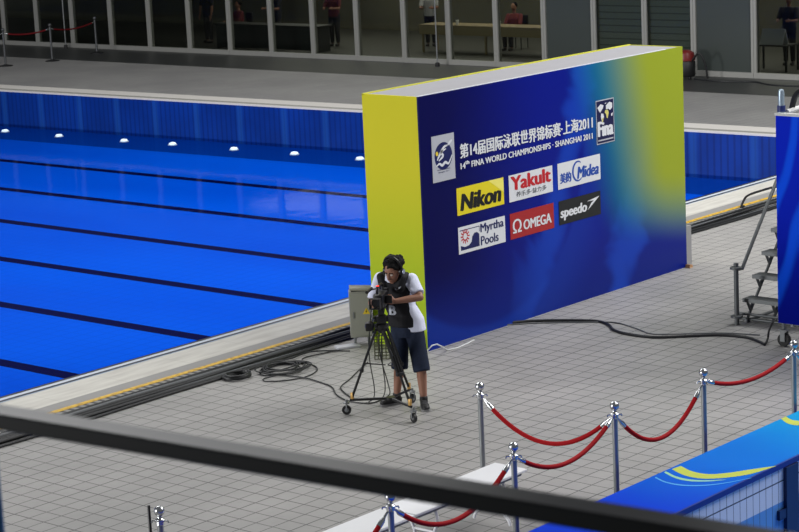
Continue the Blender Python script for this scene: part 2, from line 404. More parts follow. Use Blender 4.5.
# broad rising ribbons of lighter blue
rb = n.math('SINE', n.math('ADD', n.math('MULTIPLY', n.math('SUBTRACT', n.x, n.math('MULTIPLY', n.z, .42)), 3.1), n.math('MULTIPLY', n.noise(.9, 2, None, 1.2), 3.5)))
rmask = n.math('MULTIPLY', n.smooth(n.x, 1.2, 2.6), n.smooth(rb, .35, 1.))
base = n.mix(n.math('MULTIPLY', rmask, .45), base, (22, 78, 200))
# round watery edges low down
d1 = n.math('SQRT', n.math('ADD', n.math('POWER', n.math('SUBTRACT', n.x, 1.2), 2.), n.math('POWER', n.math('SUBTRACT', n.z, 2.15), 2.)))
ring = n.math('MULTIPLY', n.smooth(d1, 2.0, 2.12), n.math('SUBTRACT', 1., n.smooth(d1, 2.12, 2.9)))
base = n.mix(n.math('MULTIPLY', ring, .30), base, (20, 66, 176))
edge = n.math('ADD', n.x, n.math('MULTIPLY', n.math('SUBTRACT', n.z, 1.5), .30))
teal = n.math('MULTIPLY', n.smooth(edge, 3.3, 4.25), n.smooth(n.math('ADD', n.z, n.math('MULTIPLY', n.x, .12)), 1.0, 1.75))
base = n.mix(n.math('MULTIPLY', teal, .85), base, (20, 112, 134))
zz = n.math('ADD', n.z, n.math('MULTIPLY', n.x, .20))
yel = n.math('MULTIPLY', n.smooth(n.math('ADD', n.x, n.math('MULTIPLY', n.math('SUBTRACT', n.z, 2.), .22)), 3.7, 5.0), n.smooth(zz, 1.40, 2.45))
base = n.mix(yel, base, (142, 154, 42))
pan_m = n.done(base)
MB().box(.04, BW, 0, .02, -ZB/KB, BH).build('front_panel', pan_m, bk)['label'] = 'glossy printed front, navy to blue to yellow green'
n = NT('printed_side', .5, .06)
side_m = n.done(n.mix(n.smooth(n.z, .4, 2.5), (164, 190, 42), (212, 204, 46)))
MB().box(.04, .06, .02, BD, -ZB/KB, BH).build('side_panel', side_m, bk)['label'] = 'plain yellow end panel'
MB().box(BW-.02, BW, .02, BD, -ZB/KB, BH).build('side_panel', mat('yellow_print', (188, 190, 46), .4), bk)
rim = MB(); rim.box(.04, BW, BD-.03, BD, BH-.01, BH+.006); rim.build('rim', mat('yellow_rim', (206, 204, 60), .4), bk)
rim = MB(); rim.box(.04, BW-.4, 0, .03, BH, BH+.007); rim.build('rim', mat('white_rim', (206, 208, 216), .4), bk)
MB().box(.06, BW-.02, BD-.02, BD, -ZB/KB, BH-.02).build('back_panel', mat('plain_blue_back', (14, 34, 150), .5), bk)
ft = MB().box(BW+.0, BW+.17, .03, .06, -ZB/KB, .50).box(BW, BW+.05, .07, .2, -ZB/KB, .0); ft.build('support_foot', mat('grey_plate', (138, 138, 140), .5), bk)
wdg = MB().prism([(0, 0), (.09, 0), (.07, .04), (.01, .05)], .07, Matrix.Translation((BW-.07, -.02, -ZB/KB)) @ Matrix.Rotation(PI/2, 4, 'X')); wdg.build('wedge', mat('orange_wedge', (168, 128, 92), .6), bk)

RX = Matrix.Rotation(PI/2, 4, 'X')
def flat(name, me_or_mb, m, parent, u, v, lift):
    """print laid on the front: x to the right, y up, lift metres proud of the panel"""
    me = me_or_mb if isinstance(me_or_mb, bpy.types.Mesh) else me_or_mb.mesh(name)
    me.name = name; me.transform(Matrix.Translation((u, -lift, v)) @ RX); me.materials.clear(); me.materials.append(m)
    o = bpy.data.objects.new(name, me); COL.objects.link(o); o.parent = parent
    return o
def rect(w, h, d=.0012): return MB().prism([(0, 0), (w, 0), (w, h), (0, h)], d)
def ink(name, c, rough=.45): return mat(name, c, rough, 0, .02)
i_w = ink('white_ink', (214, 216, 220)); i_k = ink('black_ink', (12, 12, 14)); i_y = ink('yellow_ink', (224, 206, 28)); i_n = ink('navy_ink', (12, 22, 84))
i_r = ink('red_ink', (186, 22, 34)); i_b = ink('blue_ink', (24, 70, 160)); i_red = ink('red_field', (160, 30, 34)); i_blk = ink('black_field', (18, 20, 24)); i_pale = ink('pale_field', (200, 204, 210)); i_grey = ink('grey_ink', (70, 74, 80)); i_lg = ink('silver_ink', (176, 178, 186))
def logo(u, v, w, h, field, label):
    o = flat('sponsor_panel', rect(w, h), field, bk, u, v, .0035); o['label'] = label; return o
def put(par, body, u, v, w, h, ink_, shear=0., bold=0., name='lettering', space=1.): return flat(name, text_mesh(body, w, h, shear, bold, space), ink_, par, u, v, .0066)
def disc(cx, cy, rx, ry, k=28, a0=0, a1=2*PI): return [(cx+rx*math.cos(a0+(a1-a0)*i/k), cy+ry*math.sin(a0+(a1-a0)*i/k)) for i in range(k)]
def stroke(pts, w):
    P = [Vector((*p, 0)) for p in pts]; P = spline(P, 6); A = []; B = []
    for i, p in enumerate(P):
        t = (P[min(i+1, len(P)-1)]-P[max(i-1, 0)]).normalized(); q = i/(len(P)-1)
        ww = w*(.35+.65*math.sin(PI*min(1, max(0, q)))) if w > 0 else -w
        nrm = Vector((-t.y, t.x, 0))*ww/2; A.append((p+nrm).xy); B.append((p-nrm).xy)
    return MB().band([tuple(a) for a in A], [tuple(b) for b in B], .0012)
# row one
p = logo(.67, 1.48, .915, .335, i_y, 'yellow sponsor panel reading Nikon')
put(p, 'Nikon', .745, 1.53, .77, .2, i_k, .18, .036)
flat('stripe', MB().prism([(.40, .335), (.62, .335), (.915, .15), (.915, .30), (.86, .335)], .0008), ink('pale_yellow_ink', (236, 226, 110)), p, .67, 1.48, .0046)
p = logo(1.69, 1.48, .90, .335, i_w, 'white sponsor panel reading Yakult in red')
put(p, 'Yakult', 1.74, 1.62, .80, .17, i_r, 0, .036)
put(p, '养乐多·益力多', 1.83, 1.525, .62, .065, i_grey, 0, .01)
p = logo(2.70, 1.48, .925, .335, i_w, 'white sponsor panel with the blue Midea name and ring')
put(p, '美的', 2.75, 1.55, .23, .13, i_b, 0, .025)
put(p, 'Midea', 3.12, 1.56, .46, .15, i_b, .2, .028)
flat('ring', MB().band(disc(3.13, 1.66, .125, .135, 24, 1.0, 5.6), disc(3.14, 1.66, .10, .115, 24, 1.0, 5.6), .001), i_b, p, 0, 0, .0046)
# row two
p = logo(.67, 1.005, .915, .33, i_w, 'white sponsor panel reading Myrtha Pools')
put(p, 'Myrtha', 1.10, 1.175, .45, .135, i_n, 0, .016); put(p, 'Pools', 1.10, 1.045, .34, .11, i_n, 0, .016)
wv = MB().prism([(.04, .04), (.40, .04), (.40, .19), (.36, .22), (.31, .22), (.265, .18), (.25, .12), (.20, .085), (.12, .075), (.04, .10)], .001)
flat('wave_mark', wv, i_n, p, .67, 1.005, .0046)
sun = MB()
for k in range(12):
    a = 2*PI*k/12; sun.prism([(.13+.045*math.cos(a-.16), .205+.05*math.sin(a-.16)), (.13+.085*math.cos(a-.1), .205+.09*math.sin(a-.1)), (.13+.085*math.cos(a+.1), .205+.09*math.sin(a+.1)), (.13+.045*math.cos(a+.16), .205+.05*math.sin(a+.16))], .001)
sun.band(disc(.13, .205, .05, .055, 20, 0, 6.3), disc(.13, .205, .036, .04, 20, 0, 6.3), .001)
flat('sun_mark', sun, i_r, p, .67, 1.005, .0046)
flat('border', MB().band([(.03, .29), (.41, .29), (.41, .22)], [(.03, .28), (.402, .28), (.402, .22)], .001), i_n, p, .67, 1.005, .0046)
p = logo(1.685, 1.01, .905, .325, i_red, 'dark red sponsor panel reading OMEGA')
put(p, 'Ω', 1.74, 1.08, .17, .17, i_w, 0, .012, 'omega_mark'); put(p, 'OMEGA', 1.96, 1.09, .57, .125, i_w, 0, .022)
p = logo(2.70, 1.02, .91, .31, i_blk, 'black sponsor panel reading speedo')
put(p, 'speedo', 2.735, 1.07, .56, .165, i_w, .12, .024)
flat('arrow_mark', MB().prism([(3.31, 1.235), (3.585, 1.265), (3.33, 1.12), (3.40, 1.20), (3.46, 1.225)], .001), i_w, p, 0, 0, .0046)
# title lines
t1 = put(bk, '第14届国际泳联世界锦标赛·上海2011', .77, 2.165, 2.71, .175, i_w, 0, .016, 'title_lettering')
t2 = put(bk, '14ᵗʰ FINA WORLD CHAMPIONSHIPS · SHANGHAI 2011', .77, 2.035, 2.70, .088, i_w, 0, .02, 'subtitle_lettering')
t1['label'] = 'large white Chinese title line'; t2['label'] = 'small white English title line'
# championship emblem
p = logo(.245, 1.945, .42, .555, i_lg, 'tall silver panel with a round navy swimmer emblem')
flat('emblem_disc', MB().prism(disc(.21, .30, .165, .165), .001), i_n, p, .245, 1.945, .0046)
em = MB()
for q in ([(.09, .26), (.13, .31), (.22, .40), (.30, .42)], [(.12, .25), (.20, .30), (.17, .35), (.26, .38)], [(.07, .19), (.13, .215), (.18, .19), (.24, .22), (.30, .20), (.37, .29)], [(.28, .41), (.34, .45), (.38, .47)]):
    st_ = stroke(q, .034); em.add(st_.v, st_.f)
flat('emblem_swimmer', em, i_w, p, .245, 1.945, .0060)
flat('emblem_ball', MB().prism(disc(.09, .34, .024, .026), .001), ink('gold_ink', (220, 196, 60)), p, .245, 1.945, .0060)
put(p, '14th FINA World Championships', .33, 2.075, .24, .018, i_n, 0, .006); put(p, 'Shanghai 2011', .35, 2.045, .2, .018, i_n, 0, .006)
# federation panel
p = logo(3.565, 1.935, .40, .575, i_lg, 'tall navy panel with a world map over the Fina name')
flat('navy_field', rect(.376, .55, .001), ink('deep_navy_ink', (8, 12, 66)), p, 3.577, 1.947, .0046)
fm = MB()
for q in ([(.03, .48), (.10, .52), (.17, .50), (.15, .46), (.12, .44), (.09, .41), (.06, .44)], [(.11, .40), (.16, .39), (.17, .35), (.14, .28), (.12, .30), (.10, .36)], [(.22, .49), (.30, .53), (.36, .51), (.36, .45), (.31, .42), (.28, .44), (.22, .44)], [(.33, .37), (.37, .38), (.36, .34), (.33, .34)], [(.19, .52), (.23, .53), (.22, .51)]): fm.prism(q, .001)
flat('world_map', fm, i_w, p, 3.565, 1.935, .0060)
flat('map_land', MB().prism([(.20, .43), (.26, .43), (.28, .39), (.25, .32), (.23, .33), (.22, .38), (.19, .40)], .001).prism([(.12, .33), (.16, .34), (.15, .29), (.13, .28)], .001), ink('pale_gold_ink', (206, 200, 110)), p, 3.565, 1.935, .0062)
put(p, 'Fina', 3.605, 2.035, .32, .19, i_w, 0, .034)
flat('base_line', rect(.34, .018, .001), i_lg, p, 3.595, 1.975, .0060)

def settle(o):
    if o.type == 'MESH': o.data.transform(Matrix.Translation((0, 0, ZB)) @ Matrix.Scale(KB, 4))
    for ch in o.children: settle(ch)
settle(bk)
# ------------------------------------------------------------------ stanchions and ropes
def make_stanchion():
    t = thing('rope_stanchion', 'x', 'stanchion')
    MB().lathe([(.165, 0), (.168, .008), (.16, .018), (.10, .03), (.035, .045), (.028, .06)], 28).build('base', steel, t)
    MB().lathe([(.0255, .04), (.0255, .885)], 18).build('pole', mat('brushed_steel', (150, 154, 156), .34, .8, .05), t)
    col = MB().lathe([(.027, .86), (.034, .868), (.034, .885), (.04, .89), (.04, .905), (.028, .912), (.018, .925), (.018, .935)], 18)
    for k in range(4):
        a = PI/4+k*PI/2; d = Vector((math.cos(a), math.sin(a), 0)); col.tube([d*.03+Vector((0, 0, .895)), d*.062+Vector((0, 0, .895)), d*.066+Vector((0, 0, .878))], .007, 6)
    col.build('collar', steel, t)
    MB().ball((0, 0, .975), .043, .043, .043, None, 18, 12).build('knob', steel, t)
    return t
st_list = [  # x, y, label
 (15.06, 12.30, 'chrome stanchion behind the bench end, one red rope on its right'),
 (15.15, 10.84, 'chrome stanchion where three red ropes meet, left of the blue strip'),
 (16.53, 10.80, 'chrome stanchion standing between two sagging ropes right of the three-rope one'),
 (13.66, 10.82, 'chrome stanchion in front of the right end of the white bench'),
 (12.06, 10.80, 'chrome stanchion before the left part of the white bench, below the rail'),
 (17.89, 10.64, 'chrome stanchion by the caster of the blue skirted tower'),
 (10.815, 12.10, 'chrome stanchion alone at bottom left beside a thin black post'),
 (10.45, 10.9, 'chrome stanchion holding the rope that runs off the bottom edge'),
 (19.35, 10.75, 'chrome stanchion holding the rope that runs off the right edge')]
proto = make_stanchion(); SP = []
for i, (x, y, lb) in enumerate(st_list):
    o = proto if i == 0 else copy_tree(proto)
    o.location = (x, y, 0); o['label'] = lb; o['group'] = 'chrome rope stanchions on the near deck'; o.rotation_euler.z = random.uniform(-.3, .3); SP.append(Vector((x, y, .90)))
def rope(a, b, sag, label, group, r=.021, m=velvet):
    a = Vector(a); b = Vector(b); d = (b-a).xy.normalized(); d3 = Vector((*d, 0)); L0 = (b-a).length; slope = 4*sag/L0
    def pt(t): p = a.lerp(b, t); p.z -= 4*sag*t*(1-t); return p
    e = .11/L0
    o = MB().tube([pt(e+(1-2*e)*i/40) for i in range(41)], r, 12).build('barrier_rope', m); tag(o, label, 'rope', group)
    for s0, s1 in ((0, 1), (1, -1)):
        q = MB(); t0 = .036/L0; ts = [t0+(e*1.25-t0)*k/5 for k in range(6)]
        if s1 < 0: ts = [1-t for t in ts]
        P = [pt(t) for t in ts]
        q.tube(P, [.008, .010, .013, r*1.08, r*1.12, r*1.1], 12)
        q.build('hook', steel, o)['label'] = 'chrome end hook'
    return o
RG = 'red velvet ropes between the near stanchions'
rope(SP[0], SP[1], .37, 'red rope from the stanchion behind the bench to the three-rope stanchion', RG)
rope(SP[3], SP[1], .26, 'red rope from the stanchion before the bench end to the three-rope stanchion', RG)
rope(SP[1], SP[2], .39, 'deeply sagging red rope above the left end of the blue strip', RG)
rope(SP[2], SP[5], .14, 'red rope rising to the stanchion by the blue tower', RG)
rope(SP[4], SP[3], .34, 'red rope hanging in front of the white bench seat', RG)
rope(SP[7], SP[4], .42, 'red rope leaving the picture at the bottom edge', RG)
rope(SP[5], SP[8], .3, 'red rope leaving the picture at the right edge', RG)
bp = MB().lathe([(.05, 0), (.05, .012), (.013, .02), (.013, .90), (.01, .905)], 14, None, (0, 0, 0)).build('post', blackp)
bp.location = (at(148.6, 506, .90)); bp.location.z = 0; bp.name = 'marker_post'; tag(bp, 'thin black post beside the lone stanchion at bottom left', 'post')

# far stanchions
far_st = [(38.72, 48.42, 'dim stanchion farthest left across the pool, by the glass wall'), (40.12, 48.05, 'dim stanchion in the middle of the three across the pool'), (42.1, 48.38, 'dim stanchion farthest right of the three across the pool')]
FP = []
for x, y, lb in far_st:
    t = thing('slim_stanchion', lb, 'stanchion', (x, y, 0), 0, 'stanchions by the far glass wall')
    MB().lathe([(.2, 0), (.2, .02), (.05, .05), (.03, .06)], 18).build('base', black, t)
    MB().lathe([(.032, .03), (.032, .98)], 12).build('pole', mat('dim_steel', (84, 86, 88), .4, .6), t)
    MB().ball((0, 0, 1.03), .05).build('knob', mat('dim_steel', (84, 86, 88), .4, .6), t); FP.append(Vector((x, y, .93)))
FG = 'red ropes by the far glass wall'
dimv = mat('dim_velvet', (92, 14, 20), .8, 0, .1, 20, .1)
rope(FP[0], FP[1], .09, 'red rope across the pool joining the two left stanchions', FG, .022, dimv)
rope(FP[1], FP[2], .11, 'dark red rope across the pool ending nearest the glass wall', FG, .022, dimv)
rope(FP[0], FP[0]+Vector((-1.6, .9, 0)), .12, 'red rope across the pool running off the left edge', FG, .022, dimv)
x = thing('slim_stanchion', 'dim stanchion just off the left edge across the pool', 'stanchion', FP[0]+Vector((-1.6, .9, -.93)), 0, 'stanchions by the far glass wall')
for ch in list(bpy.data.objects['slim_stanchion'].children): copy_tree(ch, x)

# ------------------------------------------------------------------ white benches
def bench(x0, x1, y0, y1, label):
    t = thing('bench', label, 'bench', ((x0+x1)/2, (y0+y1)/2, 0), 0, 'white benches behind the ropes')
    hx, hy = (x1-x0)/2, (y1-y0)/2
    MB().bbox(-hx, hx, -hy, hy, .43, .455, .006).build('seat', white, t)
    fr = MB().box(-hx+.05, hx-.05, -hy+.03, -hy+.055, .40, .43).box(-hx+.05, hx-.05, hy-.055, hy-.03, .40, .43); fr.build('frame', dullsteel, t)
    for sx in (-hx+.3, hx-.3):
        for sy in (-1, 1):
            P = spline([(sx, sy*(hy-.05), .42), (sx, sy*(hy-.03), .3), (sx, sy*(hy-.08), .16), (sx, sy*(hy+.0), .06), (sx, sy*(hy+.02), .012)], 5)
            MB().tube(P, .014, 8).build('leg', white, t)
        MB().tube([(sx, -hy+.06, .2), (sx, hy-.06, .2)], .011, 8).build('stretcher', white, t)
    return t
bench(13.04, 14.57, 11.39, 11.76, 'white bench with a flat plank seat, right one of the pair, under the ropes')
bench(11.5, 13.02, 11.39, 11.76, 'white bench with a flat plank seat, left one of the pair at the bottom edge')

# ------------------------------------------------------------------ raised edge of the near pool
EZ = .35
n = NT('printed_blue_top', .42, .06)
nz = n.noise(.8, 3)
ux = n.math('ADD', n.x, n.math('MULTIPLY', nz, .8))
tp = n.mix(n.smooth(ux, 14.6, 16.6), (0, 56, 204), (10, 108, 204)); tp = n.mix(n.smooth(ux, 16.6, 18.2), tp, (16, 144, 200))
EY0, EY1 = 9.78, 10.52
er = thing('pool_parapet', 'raised blue printed ledge with yellow swoosh at the edge of the near pool', 'ledge', (0, 0, 0))
MB().box(6, 24, EY0, EY1, EZ-.02, EZ).build('top_board', n.done(tp), er)
MB().box(6, 24, EY0-.02, EY0, EZ-.05, EZ).build('front_edge', mat('deep_blue_edge', (8, 34, 132), .4), er)
MB().box(6, 24, EY0+.02, EY1-.02, -1.9, EZ-.02).build('core', mat('grey_core', (120, 122, 124), .7), er)
MB().box(6, 24, EY1-.02, EY1, 0, EZ-.02).build('back_board', mat('blue_back_board', (10, 50, 170), .5), er)
n = NT('white_pool_tiles', .3)
vl = n.line(n.x, .1075, .010, .03); hl = n.math('LESS_THAN', n.math('ABSOLUTE', n.math('SUBTRACT', n.z, .175)), .006)
blue = n.math('LESS_THAN', n.z, -.02)
c = n.mix(blue, n.mix(n.noise(2, 2), (206, 216, 234), (216, 226, 242)), (92, 150, 216)); c = n.mix(n.math('MULTIPLY', vl, .75), c, (52, 66, 98)); c = n.mix(hl, c, (24, 34, 58))
MB().box(6, 24, EY0, EY0+.02, -1.9, EZ-.05).build('tile_face', n.done(c), er)['label'] = 'pale vertical tiles, blue below'
nb = mat('navy_post', (10, 30, 78), .4)
px0 = on(783.5, 490, 1, EY0).x; px1 = on(795.5, 490, 1, EY0).x
MB().box(px0, px1, EY0-.035, EY0, -1.2, EZ-.055).build('post', nb, er)['label'] = 'navy vertical post'
a = on(777, 515, 1, EY0); b = on(783, 508, 1, EY0)
MB().box(a.x, px0, EY0-.03, EY0, a.z-.05, b.z).build('bracket', nb, er)
MB().box(px1, px1+.4, EY0-.03, EY0, a.z-.05, b.z).build('bracket', nb, er)
def topband(name, up, lo, m, dz):
    A = [at(*q, EZ).xy for q in up]; B = [at(*q, EZ).xy for q in lo]
    A = [tuple(v.xy) for v in spline([Vector((*q, 0)) for q in A], 5)]; B = [tuple(v.xy) for v in spline([Vector((*q, 0)) for q in B], 5)]
    return MB().band(A, B, dz, Matrix.Translation((0, 0, EZ))).build(name, m, er)
def z8(l): return [(640+x/5.025, 440+y/5.025) for x, y in l]
ym = mat('yellow_swoosh_ink', (186, 196, 72), .45); pm = mat('pale_green_ink', (150, 205, 160), .45); lm = mat('light_blue_ink', (70, 160, 222), .45)
topband('swoosh_print', z8([(205, 131), (262, 158), (345, 172), (440, 166), (560, 148), (682, 131)]), z8([(160, 147), (222, 177), (310, 194), (430, 190), (560, 170), (684, 131.5)]), ym, .0016)['label'] = 'broad yellow swoosh'
topband('swoosh_print', z8([(130, 158), (185, 184), (255, 199), (345, 203), (430, 199)]), z8([(122, 164), (178, 192), (250, 207), (345, 208), (430, 200)]), pm, .0012)
topband('swoosh_print', z8([(80, 186), (130, 209), (210, 224), (310, 226), (420, 216), (560, 190)]), z8([(74, 190), (124, 213), (206, 229), (310, 230.5), (420, 219), (560, 191.5)]), lm, .0009)
topband('swoosh_print', [(786, 416.5), (792, 420), (803, 421), (815, 419)], [(781, 419), (789, 424), (802, 425.5), (816, 423)], ym, .0016)
struct('floor', MB().box(-4, 26, -4, EY0, -2.1, -1.9), mat('near_pool_floor', (40, 120, 210), .4), 'pale blue floor of the near pool below the parapet', 'pool floor')

# ------------------------------------------------------------------ blue skirted tower with stair
TX, TY = 21.1, 12.75
tw = thing('camera_tower', 'scaffold tower on casters hidden by a tall blue printed skirt at the right edge', 'tower', (TX, TY, 0))
n = NT('printed_skirt', .5, .03)
w1 = n.N.new('ShaderNodeTexWave'); w1.bands_direction = 'DIAGONAL'; w1.inputs['Scale'].default_value = .8; w1.inputs['Distortion'].default_value = 7; w1.inputs['Detail'].default_value = 1.5; w1.inputs['Detail Scale'].default_value = .8
n.t.links.new(n.stretch(1, 1.6, .7), w1.inputs['Vector'])
sk = n.mix(n.smooth(n.z, .3, 2.6), (0, 18, 150), (0, 34, 190)); sk = n.mix(n.math('MULTIPLY', n.smooth(w1.outputs[0], .45, 1.), .8), sk, (6, 84, 236))
MB().box(0, .02, -2.1, 0, .29, 2.70).build('skirt_panel', n.done(sk), tw)
MB().box(.02, 2.0, -2.08, -.02, 2.45, 2.5).build('deck', dullsteel, tw)
MB().box(-.01, .05, -2.1, .01, 2.70, 2.73).build('top_rail', mat('pale_rail', (190, 190, 186), .5), tw)
for k, (lx, ly) in enumerate(((.08, -.03), (.08, -2.0), (1.9, -.03), (1.9, -2.0))):
    top = 2.72
    MB().tube([(lx, ly, .2), (lx, ly, top)], .026, 10).build('leg', dullsteel, tw)
    w = MB().tube([(lx-.03, ly+.0, .075), (lx+.03, ly+.0, .075)], .075, 16); cs = w.build('caster', black, tw)
    MB().box(lx-.045, lx-.035, ly-.03, ly+.03, .06, .2).box(lx+.035, lx+.045, ly-.03, ly+.03, .06, .2).box(lx-.05, lx+.05, ly-.05, ly+.05, .185, .2).build('fork', dullsteel, cs)
MB().tube([(.1, -.12, .34), (.1, -2.0, .34)], .022, 8).tube([(.1, -.12, .25), (1.9, -.12, .25)], .02, 8).build('brace', dullsteel, tw)
q = on(781, 118, 0, TX+.05); cp = MB().lathe([(.045, 2.68), (.045, 2.78), (.036, 2.79), (.036, 2.95), (.03, 2.985), (.012, 2.995)], 14, None, (.06, q.y-TY, 0)); cp.build('corner_post', mat('blue_grey_cap', (150, 166, 178), .3, .4), tw)
MB().lathe([(.047, 2.74), (.047, 2.81)], 14, None, (.06, q.y-TY, 0)).build('band', mat('navy_band', (18, 34, 96), .5), tw)
aq = on(787, 112, 0, TX+.1); bq = on(801, 107, 0, TX+.5)
MB().tube([aq-tw.location, bq-tw.location], .028, 8).build('arm', mat('white_arm', (206, 206, 204), .4), tw)
MB().tube(spline([on(792, 108, 0, TX+.3)-tw.location, on(795, 97, 0, TX+.3)-tw.location, on(800, 91, 0, TX+.3)-tw.location, on(806, 92, 0, TX+.3)-tw.location], 6), .035, 8).build('cable_loop', blackp, tw)
# stair
dstl = mat('dark_galvanised_steel', (92, 95, 96), .45, .6, .1, 20)
stt = thing('access_stair', 'grey steel stair with open treads beside the blue tower', 'stair', (21.75, 13.75, 0))
e0 = at(743.5, 298, .30)-stt.location
rise, run, wd = .25, .225, .92
for k in range(6):
    z = .30+rise*k; x = e0.x+run*k
    MB().box(x-.02, x+.17, e0.y-wd, e0.y, z-.03, z).box(x-.025, x-.015, e0.y-wd, e0.y, z-.045, z+.004).build('tread', dstl, stt)
for yy in (e0.y-.05, e0.y-.40, e0.y-wd+.05):
    m = MB()
    for k in range(6):
        z = .30+rise*k; x = e0.x+run*k
        m.tube([(x+.17, yy, z-.02), (x+.07, yy, z-.15)], .02, 6); m.tube([(x+.0, yy, z-.03), (x+.07, yy, z-.15)], .02, 6)
    m.tube([(e0.x, yy, .05), (e0.x+run*6, yy, .05+rise*6)], .02, 6); m.build('stringer', dstl, stt)
bf = MB()
for zz in (.04, .10): bf.tube([(e0.x+.02, e0.y+.08, zz), (e0.x+.02, e0.y-wd, zz)], .018, 8)
bf.tube([(e0.x+.02, e0.y-.1, .04), (e0.x+1.3, e0.y-.1, .04)], .018, 8); bf.box(e0.x, e0.x+.05, e0.y-wd, e0.y-wd+.05, 0, .05); bf.box(e0.x, e0.x+.05, e0.y-.06, e0.y-.01, 0, .05); bf.build('base_frame', dstl, stt)
pp = at(737, 324.5, 0)-stt.location
MB().tube([(pp.x, pp.y, 0), (pp.x, pp.y, .76)], .03, 12).build('post', dstl, stt)
for zz in (.1, .70):
    cl_ = MB().lathe([(.035, zz-.02), (.075, zz-.012), (.075, zz+.012), (.035, zz+.02)], 12, None, (pp.x, pp.y, 0))
    if zz < .3: cl_.tube([(pp.x, pp.y, zz), (e0.x+.02, e0.y, zz)], .014, 6)
    cl_.build('clamp', dstl, stt)
h0 = Vector((pp.x+.05, pp.y-.05, .68)); h1 = h0+Vector((run*5.4, -.0, rise*5.4*1.08))
tgt = on(775, 185, 1, stt.location.y+h0.y)-stt.location
hd = (tgt-h0)
MB().tube([h0-Vector((0, -.04, 0)), h0, h0+hd*1.12], .022, 10).build('handrail', dstl, stt)

# ------------------------------------------------------------------ cables on the deck
def cable(pts, r, label, m=cablem, group=None, cat='cable', name='cable'):
    o = MB().tube(pts, r, 8).build(name, m); recentre(o); return tag(o, label, cat, group)
rnd = random.Random(4)
CG = 'cables laid along the drain'
for k in range(11):
    y = 17.79-.0365*k-.008*(k % 3); r = rnd.choice([.011, .013, .016, .018]); z0 = r+.0005
    P = [Vector((x_, y+.022*math.sin(x_*.9+k*1.7)+.012*math.sin(x_*2.3+k), z0+(.022*max(0, math.sin(x_*.6+k*2)) if k % 2 else 0))) for x_ in [5+.5*j for j in range(62)]]
    cable(P, r, 'dark cable lying in the long bundle beside the drain grate', greycable if k in (3, 7) else cablem, CG)
def gp(l, z): return spline([at(x, y, z) for x, y in l], 7)
cable(gp([(500, 323.5), (530, 321), (560, 320.3), (585, 320.5), (600, 321.5), (609, 325), (614, 330), (628, 334), (655, 337.2), (690, 336), (720, 335), (745, 337), (758, 341), (765, 344.5)], .016), .017, 'thick black cable snaking over the deck from the backdrop to the tower')
cable(gp([(470, 330), (500, 325.5), (540, 323), (590, 322.3), (615, 322.5), (635, 328), (650, 333.5), (668, 334.2), (720, 333), (760, 335)], .008), .008, 'thin grey cable beside the thick black one near the backdrop', greycable)
cable([at(765, 344.5, .015), at(767, 341, .02)]+spline([at(768, 338, .03), on(769, 331, 0, 21.3), on(773, 322, 0, 21.3), on(777, 320, 0, 21.3)], 5), .012, 'black cable end rising to the underside of the blue tower')
cable(gp([(350, 351), (335, 351), (322, 353.5), (305, 357.5), (303, 361.5), (315, 366), (316.5, 371), (305, 377), (285, 380.5), (266, 381.3), (264, 378.5), (275, 375.5)], .01), .0075, 'black cable wandering from the grey cabinet to the loose coil')
cable(gp([(262, 371), (285, 375), (305, 377.8), (320, 382), (332, 387), (336, 394), (345, 399.5), (358, 402.6), (372, 402.8), (382, 399.5)], .01), .0075, 'black cable running from the loose coil under the camera tripod')
cable(gp([(368, 362), (358, 371), (350, 379), (341, 386.5), (344, 392), (352, 397.5), (362, 400)], .01), .0075, 'thin black cable looping between the cabinet and the left tripod caster')
cable(gp([(262, 367), (275, 362), (292, 358), (305, 353), (318, 351), (340, 350.5)], .02), .010, 'black cable crossing from the bundle towards the grey cabinet')
cable([at(426, 352, .01), on(429, 349, 1, 15.9), on(432, 345.5, 1, 15.85), on(437, 344.3, 1, 15.85), on(443, 347, 1, 15.8)]+gp([(447, 350), (452, 349), (458, 347.5), (466, 344), (474, 340)], .008), .008, 'white cable loop at the foot of the backdrop beside the cameraman', whitecable)
cable([Vector(p) for p in spline([at(744, 206, .02), at(741, 207.5, .015), on(744, 200, 1, 17.9), on(748, 195.5, 1, 17.8), on(760, 191, 1, 17.4), on(777, 186.5, 1, 16.8), on(800, 184, 1, 16)], 6)], .018, 'black cable lifting off the drain towards the blue tower')
def coil(cx, cy, r0, nturn, mess, rc, label, sq=.85):
    c = at(cx, cy, 0); P = []; rr = random.Random(int(cx))
    ph = [rr.uniform(0, 6) for _ in range(6)]
    for i in range(nturn*28):
        a = 2*PI*i/28; k = i/28
        r = r0*(1+mess*math.sin(k*2.4+ph[0])+.4*mess*math.sin(3*a+ph[1]+k))
        P.append(Vector((c.x+r*math.cos(a)+mess*.25*math.sin(k*3.1+ph[2])*r0*3, c.y+sq*r*math.sin(a)+mess*.3*math.sin(k*2.2+ph[3])*r0*3, rc+.001+rc*1.6*(k % 4)/1.5)))
    return cable(P, rc, label, cablem, None, 'cable coil', 'cable_coil')
coil(237.5, 378.2, .155, 7, .07, .012, 'tight round coil of black cable left of the loose coil')
coil(283, 369.5, .25, 8, .24, .0085, 'loose messy coil of black cable beside the drain')

